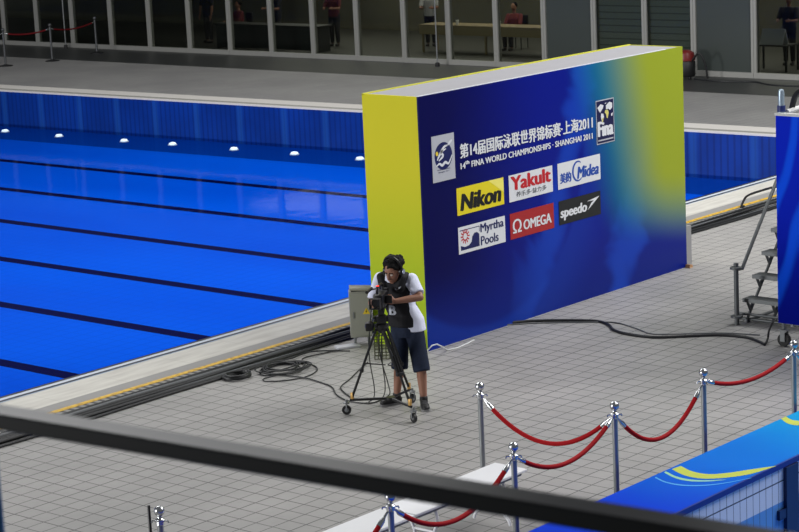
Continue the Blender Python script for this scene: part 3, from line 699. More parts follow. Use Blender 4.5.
# ------------------------------------------------------------------ electrical cabinet, tray, basket
cb = thing('electrical_cabinet', 'grey electrical cabinet with a yellow warning triangle at the end of the backdrop', 'cabinet', (0, 0, 0))
gpaint = mat('grey_green_enamel', (148, 149, 138), .4, .1, .04)
c0 = at(351.5, 346, 0); cb.location = (c0.x, c0.y, 0)
cb.rotation_euler.z = math.atan2(RT.y, RT.x)+.06
MB().bbox(0, .26, 0, .16, .10, .665, .006).build('body', gpaint, cb)
MB().box(.015, .255, -.012, 0, .125, .64).build('door', gpaint, cb)
MB().bbox(-.0, .27, -.02, .18, .0, .03, .005, Matrix.Translation((0.01, .0, .685)) @ Matrix.Rotation(.06, 4, 'Y')).build('lid', mat('pale_lid', (150, 148, 134), .4), cb)
MB().box(.03, .24, .01, .15, .66, .69).build('gasket', black, cb)
for x_ in (.05, .22):
    for y_ in (.035, .125): MB().tube([(x_, y_, 0), (x_, y_, .105)], .016, 8).build('foot', dullsteel, cb)
RXc = Matrix.Translation((.20, -.0125, .42)) @ RX
wt = MB().prism([(-.045, -.033), (.045, -.033), (0, .045)], .002, RXc).build('warning_triangle', mat('warning_yellow', (222, 190, 40), .5), cb); wt['label'] = 'yellow triangle with black bolt'
MB().prism([(.008, .030), (-.012, -.002), (0, -.002), (-.008, -.026), (.012, .006), (.0, .006)], .001, Matrix.Translation((0, -.0022, 0)) @ RXc).build('bolt_mark', i_k, wt)
MB().bbox(.04, .055, -.02, -.012, .34, .42, .003).build('latch', dullsteel, cb)
tr_ = MB().bbox(-.15, .15, -.07, .07, 0, .03, .008).build('tray', mat('tray_white', (186, 187, 196), .5)); tr_.location = at(348, 347.5, 0); tr_.rotation_euler.z = -.5; tag(tr_, 'flat white tray on the deck below the grey cabinet', 'tray')
wbk = thing('wire_basket', 'small olive wire basket on the deck behind the tripod legs', 'basket', at(384.5, 358, 0), math.atan2(RT.y, RT.x))
om_ = mat('olive_wire', (66, 68, 48), .5, .3)
for zz in (.012, .09, .17, .25): MB().tube([(-.11, -.09, zz), (.11, -.09, zz), (.11, .09, zz), (-.11, .09, zz)], .006, 6, True, True).build('hoop', om_, wbk)
up_ = MB()
for k in range(6):
    x_ = -.11+.044*k; up_.tube([(x_, .09, .25), (x_, .09, .012), (x_, -.09, .012), (x_, -.09, .25)], .005, 5)
up_.build('wires', om_, wbk)

# ------------------------------------------------------------------ cameraman
O = at(405, 405, 0); RZ = math.atan2(RT.y, RT.x)
skin = mat('skin', (142, 100, 80), .55, 0, .06, 12)
man = thing('person', 'cameraman in a black vest and white polo bending to a camera viewfinder', 'person', O, RZ)
V = Vector
fdir = V((-.5, -.87, 0)).normalized(); ldir = V((.87, -.5, 0)).normalized()   # facing, his left
J = dict(pel=V((.06, .02, .88)), ch=V((-.005, -.015, 1.24)), nk=V((-.055, -.06, 1.44)), sl=V((.135, -.09, 1.395)), sr=V((-.20, .045, 1.395)),
         el=V((.215, -.26, 1.235)), wl=V((-.045, -.345, 1.225)), er=V((-.30, -.045, 1.15)), wr=V((-.275, -.25, 1.165)),
         hl=V((.135, .0, .86)), hr=V((-.015, .055, .86)), kl=V((.19, -.13, .47)), kr=V((-.035, .01, .47)), al=V((.205, -.13, .085)), ar=V((-.085, .06, .085)))
yawb = math.atan2(ldir.y, ldir.x)
hc = V((-.055, -.165, 1.515))
Hm = Matrix.Rotation(math.atan2(fdir.y, fdir.x)-PI/2-.30, 3, 'Z').inverted() if False else None
hf = V((-.52, -.78, -.34)).normalized(); hs = V((0, 0, 1)).cross(hf).normalized(); hu = hf.cross(hs).normalized()  # head: forward, his left, up
HM = Matrix((hf, hs, hu)).transposed()     # columns: forward, left, up
def hp(f, l, u_): return hc + HM @ V((f, l, u_))*1.1
def hand(mb, w, d, nrm, side, curl, sc=1.):
    """palm and five fingers from wrist w along d; nrm palm normal, side towards the thumb"""
    d = V(d).normalized(); nrm = V(nrm); nrm = (nrm-d*nrm.dot(d)).normalized(); sd = V(side); sd = (sd-d*sd.dot(d)-nrm*sd.dot(nrm)).normalized()
    PM = Matrix((d, sd, nrm)).transposed()
    mb.ball(w+d*.048*sc, .055*sc, .04*sc, .018*sc, PM)
    for k, (o, l) in enumerate(((.030, .072), (.011, .082), (-.009, .076), (-.028, .058))):
        p = w+d*.088*sc+sd*o*sc; a = 0; r = .0092*sc
        for j, fr_ in enumerate((.45, .32, .23)):
            a += curl*(.55 if j == 0 else .8); q = p+(d*math.cos(a)+nrm*math.sin(a))*l*fr_*sc; mb.cap(p, q, r, r*.92, 8); p = q; r *= .92
    p = w+d*.03*sc+sd*.03*sc; q = p+(d*.6+sd*.75+nrm*.25).normalized()*.036*sc; mb.cap(p, q, .0115*sc, .0105*sc, 8); mb.cap(q, q+(d*.9+sd*.1+nrm*.5).normalized()*.032*sc, .0105*sc, .009*sc, 8)
b = MB()
# trunk and limbs
b.loft([(J['pel']+V((0, 0, -.08)), .13, .09, yawb), (J['pel'], .155, .105, yawb), (J['pel']+V((-.01, -.0, .12)), .14, .10, yawb), (J['ch'], .155, .11, yawb), (J['ch']+V((-.02, -.02, .12)), .16, .10, yawb), (J['nk']+V((0, 0, -.05)), .09, .07, yawb)])
b.cap(J['nk']+V((.02, .02, -.08)), hp(-.03, 0, -.05), .062, .056)
b.cap(J['sl'], J['sr'], .062)
for s, e, w in (('sl', 'el', 'wl'), ('sr', 'er', 'wr')):
    b.cap(J[s], J[e], .052, .041); b.cap(J[e], J[e].lerp(J[w], .4), .041, .040); b.cap(J[e].lerp(J[w], .4), J[w], .040, .028)
for h, k, a in (('hl', 'kl', 'al'), ('hr', 'kr', 'ar')):
    b.cap(J[h], J[k], .085, .056); b.cap(J[k], J[k].lerp(J[a], .35)+V((0, .02, 0)), .052, .056); b.cap(J[k].lerp(J[a], .35)+V((0, .02, 0)), J[a], .055, .036)
fl_d = V((.12, -1, 0)).normalized(); fr_d = V((-.93, -.36, 0)).normalized()
for a, d in (('al', fl_d), ('ar', fr_d)):
    b.cap(J[a]+V((0, 0, -.04)), J[a]+d*.14+V((0, 0, -.05)), .036, .028)
hand(b, J['wl'], V((-.9, -.25, .15)), V((-.1, -1, -.2)) if False else V((-.2, .95, -.1)), V((0, 0, 1)), .5)
hand(b, J['wr'], V((.25, -.9, .1)), V((.95, .2, 0)), V((0, 0, 1)), .55)
# head
b.ball(hp(-.012, 0, .03), .098, .076, .086, HM*1.1, 18, 12); b.ball(hp(.03, 0, -.035), .066, .058, .072, HM*1.1, 16, 10); b.ball(hp(.052, 0, -.085), .034, .036, .028, HM)
b.cap(hp(.086, 0, .012), hp(.106, 0, -.028), .010, .015); b.ball(hp(.095, 0, -.030), .014, .019, .010, HM)
b.ball(hp(.084, 0, -.062), .014, .026, .010, HM)
for s in (-1, 1):
    b.ball(hp(-.005, s*.076, -.012), .020, .008, .033, HM); b.ball(hp(.068, s*.033, .018), .02, .022, .010, HM)
body = b.blob('body', skin, man, .007, 3)
# hair, eyes, headset
hb = MB(); hb.ball(hp(-.034, 0, .050), .104, .086, .086, HM*1.1, 20, 14)
for k in range(26):
    a = 2*PI*k/26; hb.ball(hp(-.04+.094*math.cos(a), .082*math.sin(a), .064+.022*math.sin(5*a)), .028, .024, .024, HM, 8, 6)
for k in range(14):
    a = 2*PI*k/14; hb.ball(hp(-.03+.055*math.cos(a), .05*math.sin(a), .115+.012*math.cos(3*a)), .028, .026, .02, HM, 8, 6)
hb.ball(hp(-.085, 0, -.005), .035, .062, .055, HM)
hb.blob('hair', mat('black_hair', (7, 6, 6), .75, 0, .3, 60, .2), man, .007, 2)
for s in (-1, 1):
    MB().ball(hp(.082, s*.030, .002), .012, .013, .009, HM, 10, 8).build('eye', mat('eye', (190, 182, 174), .3), man)
for s in (-1, 1): MB().cap(hp(.088, s*.016, .022), hp(.078, s*.048, .022), .006, .004, 6).build('eyebrow', MATS['black_hair'], man)
hsb = MB().tube([hp(-.01+.0*math.cos(a), .098*math.cos(a), .022+.13*math.sin(a)) for a in [PI*k/16 for k in range(17)]], .013, 8)
hs_ = hsb.build('headset', blackp, man)
for s in (-1, 1):
    MB().lathe([(.02, -.018), (.038, -.016), (.040, .004), (.032, .016), (.012, .018)], 16, HM.to_4x4() @ Matrix.Rotation(-s*PI/2, 4, 'X'), hp(-.008, s*.094, -.005)).build('ear_cup', blackp, hs_)
MB().tube(spline([hp(.0, .10, -.02), hp(.06, .10, -.06), hp(.10, .045, -.075)], 5), .0045, 6).build('microphone_boom', blackp, hs_)
MB().lathe([(.026, 0), (.026, .004)], 12, HM.to_4x4() @ Matrix.Rotation(-PI/2, 4, 'X'), hp(-.008, .113, -.005)).build('ear_cup_ring', mat('silver_ring', (170, 176, 190), .35, .5), hs_)
# white polo shirt
wsh = mat('white_cotton', (214, 218, 236), .8, 0, .05, 14, .2, 0, .3)
sh = MB()
sh.loft([(J['pel']+V((.035, 0, -.055)), .178, .125, yawb), (J['pel']+V((.02, 0, .08)), .172, .125, yawb), (J['ch']+V((.01, 0, -.12)), .165, .122, yawb), (J['ch']+V((0, 0, .02)), .172, .126, yawb), (J['ch']+V((-.02, -.02, .13)), .176, .115, yawb), (J['nk']+V((.0, .0, -.03)), .10, .085, yawb)])
sh.cap(J['sl'], J['sr'], .068)
for s, e, q in (('sl', 'el', .80), ('sr', 'er', .85)):
    p = J[s]; e_ = J[s].lerp(J[e], q); sh.cap(p, p.lerp(e_, .2), .071, .070); sh.tube([p, p.lerp(e_, .5), e_], [.070, .068, .068], 16)
sh.blob('polo_shirt', wsh, man, .008, 3)
col_ = MB()
nb_ = J['nk']+V((-.005, -.005, .005))
for k in range(24):
    a0, a1 = 2*PI*k/24, 2*PI*(k+1)/24
    def cpnt(a, r, z): return nb_+V((r*math.cos(a), r*.9*math.sin(a), z-.045*max(0, V((math.cos(a), math.sin(a), 0)).dot(fdir))))
    col_.add([cpnt(a0, .066, .05), cpnt(a1, .066, .05), cpnt(a1, .092, .0), cpnt(a0, .092, .0), cpnt(a0, .074, .046), cpnt(a1, .074, .046), cpnt(a1, .1, -.004), cpnt(a0, .1, -.004)], [(0, 1, 2, 3), (7, 6, 5, 4), (0, 4, 5, 1), (3, 2, 6, 7)])
col_.build('shirt_collar', wsh, man)
# black vest
vm = mat('black_vest_cloth', (17, 17, 22), .75, 0, .2, 20, .3)
vs = MB(); off = -ldir*.022+fdir*.014
vs.loft([(J['pel']+V((.0, 0, .0))+off, .175, .140, yawb), (J['pel']+V((.0, 0, .14))+off, .175, .145, yawb), (J['ch']+V((0, 0, -.06))+off*.8, .176, .146, yawb), (J['ch']+V((0, 0, .06))+off*.6, .186, .145, yawb), (J['ch']+V((-.02, -.02, .14))+off*.4, .165, .134, yawb)])
for s in (-1, 1):
    for fb in (-1, 1):
        a_ = J['ch']+V((-.02, -.02, .10))+ldir*s*.095+fdir*.105*fb; c_ = J['nk']+V((0, 0, -.012))+ldir*s*.122+fdir*.0
        vs.cap(a_, c_+fdir*.045*fb, .060, .054); vs.cap(c_+fdir*.045*fb, c_, .054, .052)
vs.blob('vest', vm, man, .008, 3)
def vest_front(l, z, out): return J['ch']+ldir*l+fdir*out+V((0, 0, z))
FM = Matrix((ldir, V((0, 0, 1)), fdir)).transposed().to_4x4()
bt = text_mesh('B', .07, .1, 0, .03); bt.transform(Matrix.Translation(J['ch']+fdir*.215+ldir*(.03)+V((0, 0, -.19))) @ FM @ Matrix.Translation((-.03, 0, 0)))
bt.materials.append(mat('vest_letter_ink', (190, 196, 206), .6)); bo = bpy.data.objects.new('vest_letter', bt); COL.objects.link(bo); bo.parent = man
mk = stroke([(0, 0), (.03, .004), (.075, .03)], .02); mk2 = MB().add([(Matrix.Translation(J['ch']+fdir*.185+V((0, 0, .085))+ldir*.06) @ FM) @ v for v in mk.v], mk.f); mk2.build('vest_mark', MATS['vest_letter_ink'], man)
# denim shorts
dn = mat('dark_denim', (30, 38, 56), .85, 0, .3, 30, .2, 0, .3)
so = MB()
so.loft([(J['pel']+V((0, 0, -.12)), .165, .115, yawb), (J['pel']+V((0, 0, -.03)), .17, .118, yawb), (J['pel']+V((0, 0, .06)), .155, .11, yawb)])
for h, k in (('hl', 'kl'), ('hr', 'kr')):
    e_ = J[h].lerp(J[k], 1.17); so.tube([J[h]+V((0, 0, .02)), J[h].lerp(J[k], .5), e_], [.104, .096, .092], 20)
so.blob('shorts', dn, man, .008, 3)
# shoes
for a, d in (('al', fl_d), ('ar', fr_d)):
    base = J[a]*1; base.z = 0; sdv = V((0, 0, 1)).cross(d); SM = Matrix((d, sdv, V((0, 0, 1)))).transposed()
    s_ = MB(); 
    s_.ball(base+d*.0+V((0, 0, .052)), .062, .042, .05, SM); s_.ball(base+d*.09+V((0, 0, .042)), .085, .046, .040, SM); s_.ball(base+d*.145+V((0, 0, .036)), .052, .045, .032, SM); s_.cap(base+V((0, 0, .05)), base+V((0, 0, .10)), .043, .046)
    sh_ = s_.blob('shoe', mat('black_shoe', (18, 18, 20), .6, 0, .2, 30), man, .007, 3)
    sole = MB()
    prof = [(-.062, 0), (-.05, .036), (0, .04), (.08, .047), (.15, .05), (.19, .03), (.2, 0), (.19, -.03), (.15, -.05), (.08, -.045), (0, -.04), (-.05, -.036)]
    sole.prism([(x_, y_) for x_, y_ in prof], .022, Matrix.Translation(base) @ SM.to_4x4()); sole.build('sole', mat('pale_sole', (120, 120, 120), .7), sh_)
    lc = MB()
    for k in range(4):
        p_ = base+d*(.05+.026*k)+V((0, 0, .088-.004*k)); lc.cap(p_-sdv*.018, p_+sdv*.018, .0035, .0035, 6)
    lc.build('laces', mat('grey_lace', (90, 90, 92), .8), sh_)

# ------------------------------------------------------------------ tripod on rolling dolly
w1_ = at(347, 414.5, 0); w2_ = at(414, 422.5, 0); mid = (w1_+w2_)/2; per = V((-(w2_-w1_).y, (w2_-w1_).x, 0)).normalized()
w3_ = mid+per*(w2_-w1_).length*.80
if (w3_-CAM).length < (mid-CAM).length: w3_ = mid-per*(w2_-w1_).length*.80
cen = (w1_+w2_+w3_)/3
tpd = thing('tripod', 'black camera tripod on a three wheeled dolly in front of the cameraman', 'tripod', cen)
l_ = [w-cen for w in (w1_, w2_, w3_)]
Mloc = Matrix.Translation(O) @ Matrix.Rotation(RZ, 4, 'Z')
apex_w = Mloc @ V((-.20, -.42, 1.00)); ap = apex_w-cen
brass = mat('brass_clamp', (190, 150, 84), .4, .4)
MB().lathe([(.05, .155), (.05, .18)], 14).build('hub', blackp, tpd)
for i, w in enumerate(l_):
    d = w.normalized(); s = V((-d.y, d.x, 0)); wc = w+V((0, 0, .052))
    cs = MB().tube([wc-s*.014, wc+s*.014], .05, 18).build('caster', black, tpd)
    MB().tube([wc-s*.016, wc+s*.016], .024, 12).build('hubcap', dullsteel, cs)
    fk = MB()
    for q in (-1, 1): fk.tube([wc+s*q*.024, wc+s*q*.024+V((0, 0, .075))], .008, 6)
    fk.lathe([(.035, .12), (.035, .135), (.014, .14), (.014, .165)], 12, None, w); fk.build('fork', dullsteel, cs)
    MB().tube([V((0, 0, .165)), w*.92+V((0, 0, .16))], [.016, .014], 8).build('dolly_arm', blackp, tpd)
    foot = w*.86+V((0, 0, .19)); MB().bbox(-.015, .015, -.015, .015, -.02, .05, .004, Matrix.Translation(foot)).build('foot_clamp', brass, tpd)
    top = ap+d*.06+V((0, 0, -.05)); dv = (foot-top)
    lg = MB().tube([top-s*.03, top-s*.026+dv*.62], .013, 8).tube([top+s*.03, top+s*.026+dv*.62], .013, 8).tube([top+dv*.35, foot], .014, 8); lgo = lg.build('leg', blackp, tpd)
    MB().bbox(-.042, .042, -.02, .02, -.02, .02, .006, Matrix.Translation(top+dv*.60) @ Matrix.Rotation(math.atan2(s.y, s.x), 4, 'Z')).build('leg_lock', black, lgo)
    MB().tube([top+dv*.5, V((0, 0, 0))+V((top.x*.3, top.y*.3, (top+dv*.5).z-.03))], .007, 6).build('spreader', blackp, tpd)
MB().lathe([(.03, -.09), (.06, -.06), (.075, -.03), (.075, .0), (.05, .012)], 16, None, ap).build('bowl', blackp, tpd)
RL = Matrix.Rotation(RZ, 4, 'Z').to_3x3()
MB().bbox(-.05, .05, -.05, .05, .01, .10, .012, Matrix.Translation(ap) @ RL.to_4x4()).tube([ap+RL @ V((-.075, 0, .06)), ap+RL @ V((.075, 0, .06))], .035, 14).bbox(-.03, .03, -.03, .03, .10, .18, .006, Matrix.Translation(ap) @ RL.to_4x4()).bbox(-.05, .05, -.06, .06, .178, .195, .006, Matrix.Translation(ap) @ RL.to_4x4()).build('fluid_head', blackp, tpd)
MB().tube([ap+RL @ V((-.06, .03, .06)), ap+RL @ V((-.09, .16, .0)), ap+RL @ V((-.10, .30, .05))], .011, 8).build('pan_handle', blackp, tpd)
cn_ = MB().ball(ap+RL @ V((-.125, -.04, .0)), .06, .045, .05).bbox(-.17, -.1, -.1, -.02, -.05, .04, .012, Matrix.Translation(ap) @ RL.to_4x4()); cn_.build('zoom_control', blackp, tpd)

# ------------------------------------------------------------------ video camera (local frame of the man)
vc = thing('video_camera', 'black video camera with a top handle mounted on the tripod', 'camera', apex_w+V((0, 0, .199))+RT.normalized()*.0, RZ+math.radians(-14))
# local: -y is the lens side
MB().bbox(-.055, .055, -.12, .14, 0.0, .14, .014).build('body', blackp, vc)
ln = MB().tube([(0, -.12, .07), (0, -.15, .07), (0, -.155, .07), (0, -.19, .07)], [.044, .044, .048, .048], 20).build('lens', blackp, vc)
MB().lathe([(.04, 0), (.042, .004)], 20, Matrix.Rotation(PI/2, 4, 'X'), (0, -.191, .07)).build('glass', mat('lens_glass', (20, 26, 40), .05, 0, .02), ln)
hd_ = MB().box(-.058, .058, -.25, -.19, .015, .02).box(-.058, .058, -.25, -.19, .12, .125).box(-.058, -.053, -.25, -.19, .02, .12).box(.053, .058, -.25, -.19, .02, .12); hd_.build('lens_hood', black, vc)
MB().tube(spline([(0, -.12, .15), (0, -.12, .205), (0, -.09, .22), (0, .06, .22), (0, .10, .20), (0, .10, .15)], 5), .014, 8).build('handle', blackp, vc)
MB().tube([(-.09, -.20, .185), (-.09, -.0, .185)], .017, 10).tube([(-.0, -.08, .205), (-.09, -.08, .185)], .008, 6).build('microphone', blackp, vc)
lcd = MB().bbox(.056, .13, -.02, -.004, .03, .115, .004).build('screen', black, vc)
MB().bbox(-.035, .035, .15, .23, .09, .15, .012).build('viewfinder', blackp, vc)
MB().box(-.012, .012, -.10, -.08, .228, .236).build('tally_lamp', mat('tally_red', (235, 40, 30), .4, 0, .02, 8, .5, 3.), vc)
MB().bbox(-.05, .05, -.06, .06, -.004, .0, .001).build('mount_plate', dullsteel, vc)
# hanging leads
b0 = vc.location
def lead(offs, endpx, label, r=.006):
    e = at(*endpx, .012); p0 = b0+RL @ V(offs)
    m1 = p0.lerp(e, .25)+RL @ V((-.05, -.02, -.25)); m2 = p0.lerp(e, .7)+V((0, 0, -.15)); m2.z = max(m2.z, .2)
    cable(spline([p0, m1, m2, e+V((0, 0, .05)), e+RL @ V((-.06, 0, 0))], 7), r, label)
lead((.05, .1, .06), (384, 400), 'black lead dropping from the camera to the deck near the shoe')
lead((-.09, .05, .05), (374, 402), 'black lead dropping from the camera left of the tripod leg')
lead((.0, .12, .03), (390, 398), 'thin black lead hanging behind the tripod legs')

# ------------------------------------------------------------------ pool fittings
lampm = mat('lit_pool_lamp', (250, 252, 255), .3, 0, .02, 8, .5, .8)
fl_lab = ['white pool lamp at the far left edge of the pool bottom', 'second white pool lamp from the left along the far wall', 'third white pool lamp from the left along the far wall', 'fourth white pool lamp from the left along the far wall',
          'fifth white pool lamp from the left along the far wall', 'sixth white pool lamp, next to last before the backdrop', 'white pool lamp half hidden by the yellow end of the backdrop']
for i, (x_, y_) in enumerate(((34.74, 43.69), (34.72, 41.56), (34.80, 39.24), (34.9, 37.64), (34.94, 35.61), (35.0, 33.73), (35.05, 31.78))):
    t = thing('pool_lamp', fl_lab[i], 'lamp', (x_*.9805, y_*.9805, PZ), .1*i, 'white pool lamps along the far wall')
    MB().lathe([(.11, 0), (.11, .015), (.09, .02)], 18).build('flange', white, t)
    MB().lathe([(.085, .02), (.085, .04), (.065, .06), (.03, .068)], 18).build('lens', lampm, t)

# ------------------------------------------------------------------ things by and behind the glass wall
vcm = thing('vacuum_cleaner', 'red and black wet vacuum by the glass wall beyond the backdrop', 'vacuum cleaner', (42.45, 28.05, 0))
MB().lathe([(.19, .06), (.22, .10), (.22, .40), (.19, .44)], 20).build('drum', black, vcm)
MB().lathe([(.215, .44), (.22, .5), (.19, .62), (.10, .68)], 20).build('motor_head', mat('red_plastic', (104, 24, 22), .4), vcm)
MB().tube(spline([(-.05, -.2, .45), (-.05, -.4, .62), (0, -.52, .4), (.05, -.56, .03)], 7), .024, 8).build('hose', black, vcm)
for k in range(3):
    a = 2*PI*k/3; MB().ball((.17*math.cos(a), .17*math.sin(a), .035), .035).build('caster', black, vcm)
cable(spline([(42.4, 27.8, .018), (42.2, 27.0, .018), (42.4, 26.2, .018), (42.0, 25.4, .018), (42.1, 24, .018), (42.3, 22.8, .018)], 7), .02, 'dark hose lying on the dark strip right of the red vacuum')
for px in ((66, 48.3), (437.5, 66.5)):
    q = at(*px, 0); d_ = thing('door_stile', 'thin dark upright pole in front of the glass wall, ' + ('near the far stanchions' if px[0] < 100 else 'behind the backdrop top'), 'pole', (q.x if q.x < 42.9 else 42.9, q.y, 0), 0)
    MB().lathe([(.018, 0.02), (.018, 2.9)], 10).build('pole', dullsteel, d_); MB().lathe([(.06, 0), (.06, .09), (.03, .11)], 12).build('foot', black, d_)
PY = lambda px, X_: on(px, 15, 0, X_).y
tb = thing('counter_table', 'long tan table behind the far glass', 'table', (45.6, 36.0, 0))
tan = mat('tan_laminate', (150, 132, 96), .5)
MB().box(-.35, .35, -1.9, 2.6, .72, .76).build('tabletop', tan, tb); MB().box(-.355, -.335, -1.88, 2.58, .50, .745).build('front_rail', tan, tb)
for y_ in (-1.8, .3, 2.5):
    for x_ in (-.3, .3): MB().box(x_-.025, x_+.025, y_-.025, y_+.025, 0, .72).build('leg', tan, tb)
for y_, lb in ((36.55, 'white paper cup on the tan table behind the glass, left one'), (34.95, 'white paper cup on the tan table before the seated person')):
    cpo = MB().lathe([(.035, 0), (.045, .13)], 14).build('cup', white); cpo.location = (45.45, PY(457 if y_ > 36 else 499, 45.45), .76); tag(cpo, lb, 'cup')
def bystander(x, y, rz, top_c, leg_c, label, seated=False, arms=0.):
    t = thing('person', label, 'person', (x, y, 0), rz)
    # faces local -x
    hz = .46 if seated else .9; b = MB(); tp_ = MB(); lg = MB()
    dz = hz-.9
    b.loft([((0, 0, hz-.08), .11, .15, 0), ((0, 0, hz+.1), .10, .145, 0), ((0, 0, hz+.35), .11, .17, 0), ((0, 0, hz+.5), .08, .12, 0)]); b.cap((0, 0, hz+.48), (-.02, 0, hz+.62), .055, .052)
    b.ball((-.02, 0, hz+.70), .095, .076, .115); b.cap((-.105, 0, hz+.70), (-.125, 0, hz+.675), .01, .014, 8)
    for s in (-1, 1):
        sh = V((0, s*.19, hz+.46)); el = sh+V((-.05-.1*arms, s*.05, -.27)); wr = el+(V((-.22, -s*.08, .02)) if arms else V((-.06, s*.0, -.25)))
        b.cap(sh, el, .05, .04); b.cap(el, wr, .04, .028); hand(b, wr, (wr-el), V((0, -s, 0)), V((-.3, 0, 1)), .4)
        tp_.cap(sh, sh.lerp(el, .75), .064, .058)
        if seated:
            kn = V((-.42, s*.10, hz)); an = V((-.40, s*.10, .07))
        else: kn = V((-.02, s*.09, .48)); an = V((.0, s*.09, .07))
        b.cap((0, s*.09, hz), kn, .08, .055); b.cap(kn, an, .052, .036); b.cap(an+V((0, 0, -.035)), an+V((-.14, 0, -.04)), .035, .027)
        lg.cap((0, s*.09, hz), kn, .098, .072); lg.tube([kn, an+V((0, 0, .03))], [.072, .055], 12)
        MB().ball(an+V((-.06, 0, -.025)), .125, .048, .045).build('shoe', black, t)
    b.blob('body', skin, t, .014, 2)
    tp_.loft([((0, 0, hz-.05), .135, .175, 0), ((0, 0, hz+.15), .125, .165, 0), ((0, 0, hz+.38), .13, .19, 0), ((0, 0, hz+.52), .085, .12, 0)]); tp_.blob('top', mat('top_'+'_'.join(map(str, top_c)), top_c, .8), t, .016, 2)
    lg.loft([((0, 0, hz-.1), .13, .17, 0), ((0, 0, hz+.02), .125, .17, 0)]); lg.blob('trousers', mat('legs_'+'_'.join(map(str, leg_c)), leg_c, .8), t, .016, 2)
    MB().ball((.015, 0, hz+.735), .105, .086, .095).blob('hair', MATS['black_hair'], t, .014, 1)
    return t
def chair(x, y, rz, label):
    t = thing('office_chair', label, 'chair', (x, y, 0), rz, 'dark chairs behind the glass'); m = mat('dark_fabric', (30, 31, 34), .8)
    MB().bbox(-.22, .22, -.22, .22, .37, .40, .012).build('seat', m, t); MB().bbox(.20, .24, -.21, .21, .5, .9, .012).build('backrest', m, t)
    for sx in (-1, 1):
        for sy in (-1, 1): MB().tube([(sx*.19, sy*.19, 0), (sx*.19, sy*.19, .9 if sx > 0 and False else .38)], .013, 8).build('leg', black, t)
    MB().tube([(.2, -.15, .38), (.22, -.15, .6)], .012, 6).tube([(.2, .15, .38), (.22, .15, .6)], .012, 6).build('back_frame', black, t)
bystander(46.62, PY(514, 46.6), .15, (120, 50, 48), (30, 30, 36), 'dark-haired person in a dull red top seated at the tan table', True, 1.)
chair(46.75, PY(514, 46.6), .15, 'dark chair under the person seated at the tan table')
bystander(46.6, PY(430, 46.6), .5, (168, 168, 170), (30, 30, 36), 'person in a white top standing behind the glass near the tan table', False, 1.)
bystander(45.5, PY(239, 45.5), -.3, (96, 30, 34), (28, 28, 32), 'person in a dark red top behind the glass, nearer the stanchions', True, 1.)
chair(45.65, PY(239, 45.5), -.3, 'dark chair under the person in dark red')
bystander(45.8, PY(334, 45.8), .3, (90, 34, 38), (28, 28, 32), 'person in maroon standing behind the glass in the middle', False, 1.)
bystander(45.4, PY(208, 45.4), .0, (24, 25, 30), (22, 22, 26), 'person all in black standing behind the glass, farthest left', False, 0.)
bystander(45.4, PY(276, 45.4), .0, (30, 32, 42), (24, 24, 28), 'person in dark blue standing behind the glass beside the dark red one', False, 1.)
tb2 = thing('work_table', 'long dark table behind the glass with people at it', 'table', (44.5, 44.0, 0))
dkm = mat('dark_laminate', (40, 42, 42), .5); MB().box(-.3, .3, -2.6, 1.6, .70, .74).build('tabletop', dkm, tb2); MB().box(-.28, -.26, -2.5, 1.5, .05, .70).build('modesty_panel', dkm, tb2)
for y_ in (-2.5, 1.5): MB().box(-.25, .25, y_-.02, y_+.02, 0, .70).build('end_leg', dkm, tb2)

bystander(45.6, PY(789, 45.6), .2, (34, 36, 48), (24, 24, 28), 'person in dark navy standing behind the glass at the right edge', False, 1.)
sd = thing('side_table', 'small grey table behind the glass at the right edge', 'table', (44.6, PY(776, 44.6)+.05, 0))
MB().box(-.3, .3, -.5, .5, .60, .63).build('tabletop', dkm, sd)
for sx in (-1, 1):
    for sy in (-1, 1): MB().box(sx*.27-.02, sx*.27+.02, sy*.47-.02, sy*.47+.02, 0, .60).build('leg', dkm, sd)
cd_ = MB().prism([(-.02, 0), (-.0, 0), (.14, .34), (.12, .36)], .62, Matrix.Translation((0, .31, 0)) @ RX).prism([(.28, 0), (.26, 0), (.12, .34), (.14, .36)], .62, Matrix.Translation((0, .31, 0)) @ RX).build('folded_board', white)
cd_.location = (44.45, PY(776, 44.6)+.05, .63); tag(cd_, 'white folded board standing on the small table behind the right glass', 'board')
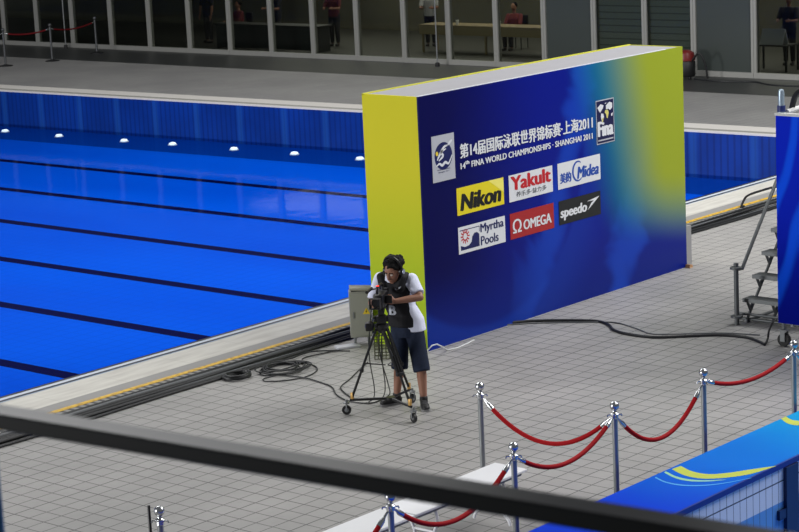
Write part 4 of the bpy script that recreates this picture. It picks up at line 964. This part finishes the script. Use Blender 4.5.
# ------------------------------------------------------------------ spectator rail close to the camera
def rail_pt(x, y, z):
    p = at(x, y, z); return p
RZZ = 5.02
a = at(-60, 408.5, RZZ); b_ = at(0, 417, RZZ); e = at(691, 532, RZZ); d_ = (e-b_).normalized()
P0 = b_-d_*-0 - d_*0; start = b_-d_*(-0.0)
rl = thing('hand_rail', 'dark blurred hand rail crossing the picture close to the viewer', 'railing', (b_.x, b_.y, 3.92))
lo = rl.location
railm = mat('dark_painted_steel', (8, 11, 12), .3, .0, .25, 3, .3)
s0 = b_-d_*1.6; s1 = e+d_*1.2
sd_ = V((d_.y, -d_.x, 0)); RB = Matrix((d_, sd_, V((0, 0, 1)))).transposed().to_4x4()
MB().bbox(0, (s1-s0).length, -.030, .030, -.016, .016, .003, Matrix.Translation(s0-lo) @ RB, 1).build('bar', railm, rl)
bpm = mat('blue_post_paint', (18, 84, 130), .4)
pl = at(-3, 445, 4.9); pl = Vector((pl.x, pl.y, 0)); 
k_ = (Vector((pl.x, pl.y, 0))-Vector((b_.x, b_.y, 0))).dot(d_); base_ = b_+d_*k_
for t_ in (0.0, 2.4):
    q = b_+d_*(t_-.045)
    if t_: q = b_+d_*(2.75)
    MB().tube([V((q.x, q.y, 3.92))-lo, V((q.x, q.y, RZZ-.02))-lo], .021, 14).build('post', bpm, rl)
tr2 = MB()
far_ = V((d_.y, -d_.x, 0))
if far_.dot(fw) < 0: far_ = -far_
A0 = s0+far_*.12; A1 = s1+far_*.12; B0 = s0-far_*5; B1 = s1-far_*5
tr2.add([(A0.x, A0.y, 3.6), (A1.x, A1.y, 3.6), (B1.x, B1.y, 3.6), (B0.x, B0.y, 3.6), (A0.x, A0.y, 3.92), (A1.x, A1.y, 3.92), (B1.x, B1.y, 3.92), (B0.x, B0.y, 3.92)], [(0, 1, 2, 3), (4, 5, 6, 7), (0, 1, 5, 4), (1, 2, 6, 5), (2, 3, 7, 6), (3, 0, 4, 7)])
struct('floor', tr2, mat('terrace_concrete', (120, 120, 120), .8), 'concrete spectator terrace under the hand rail', 'floor')
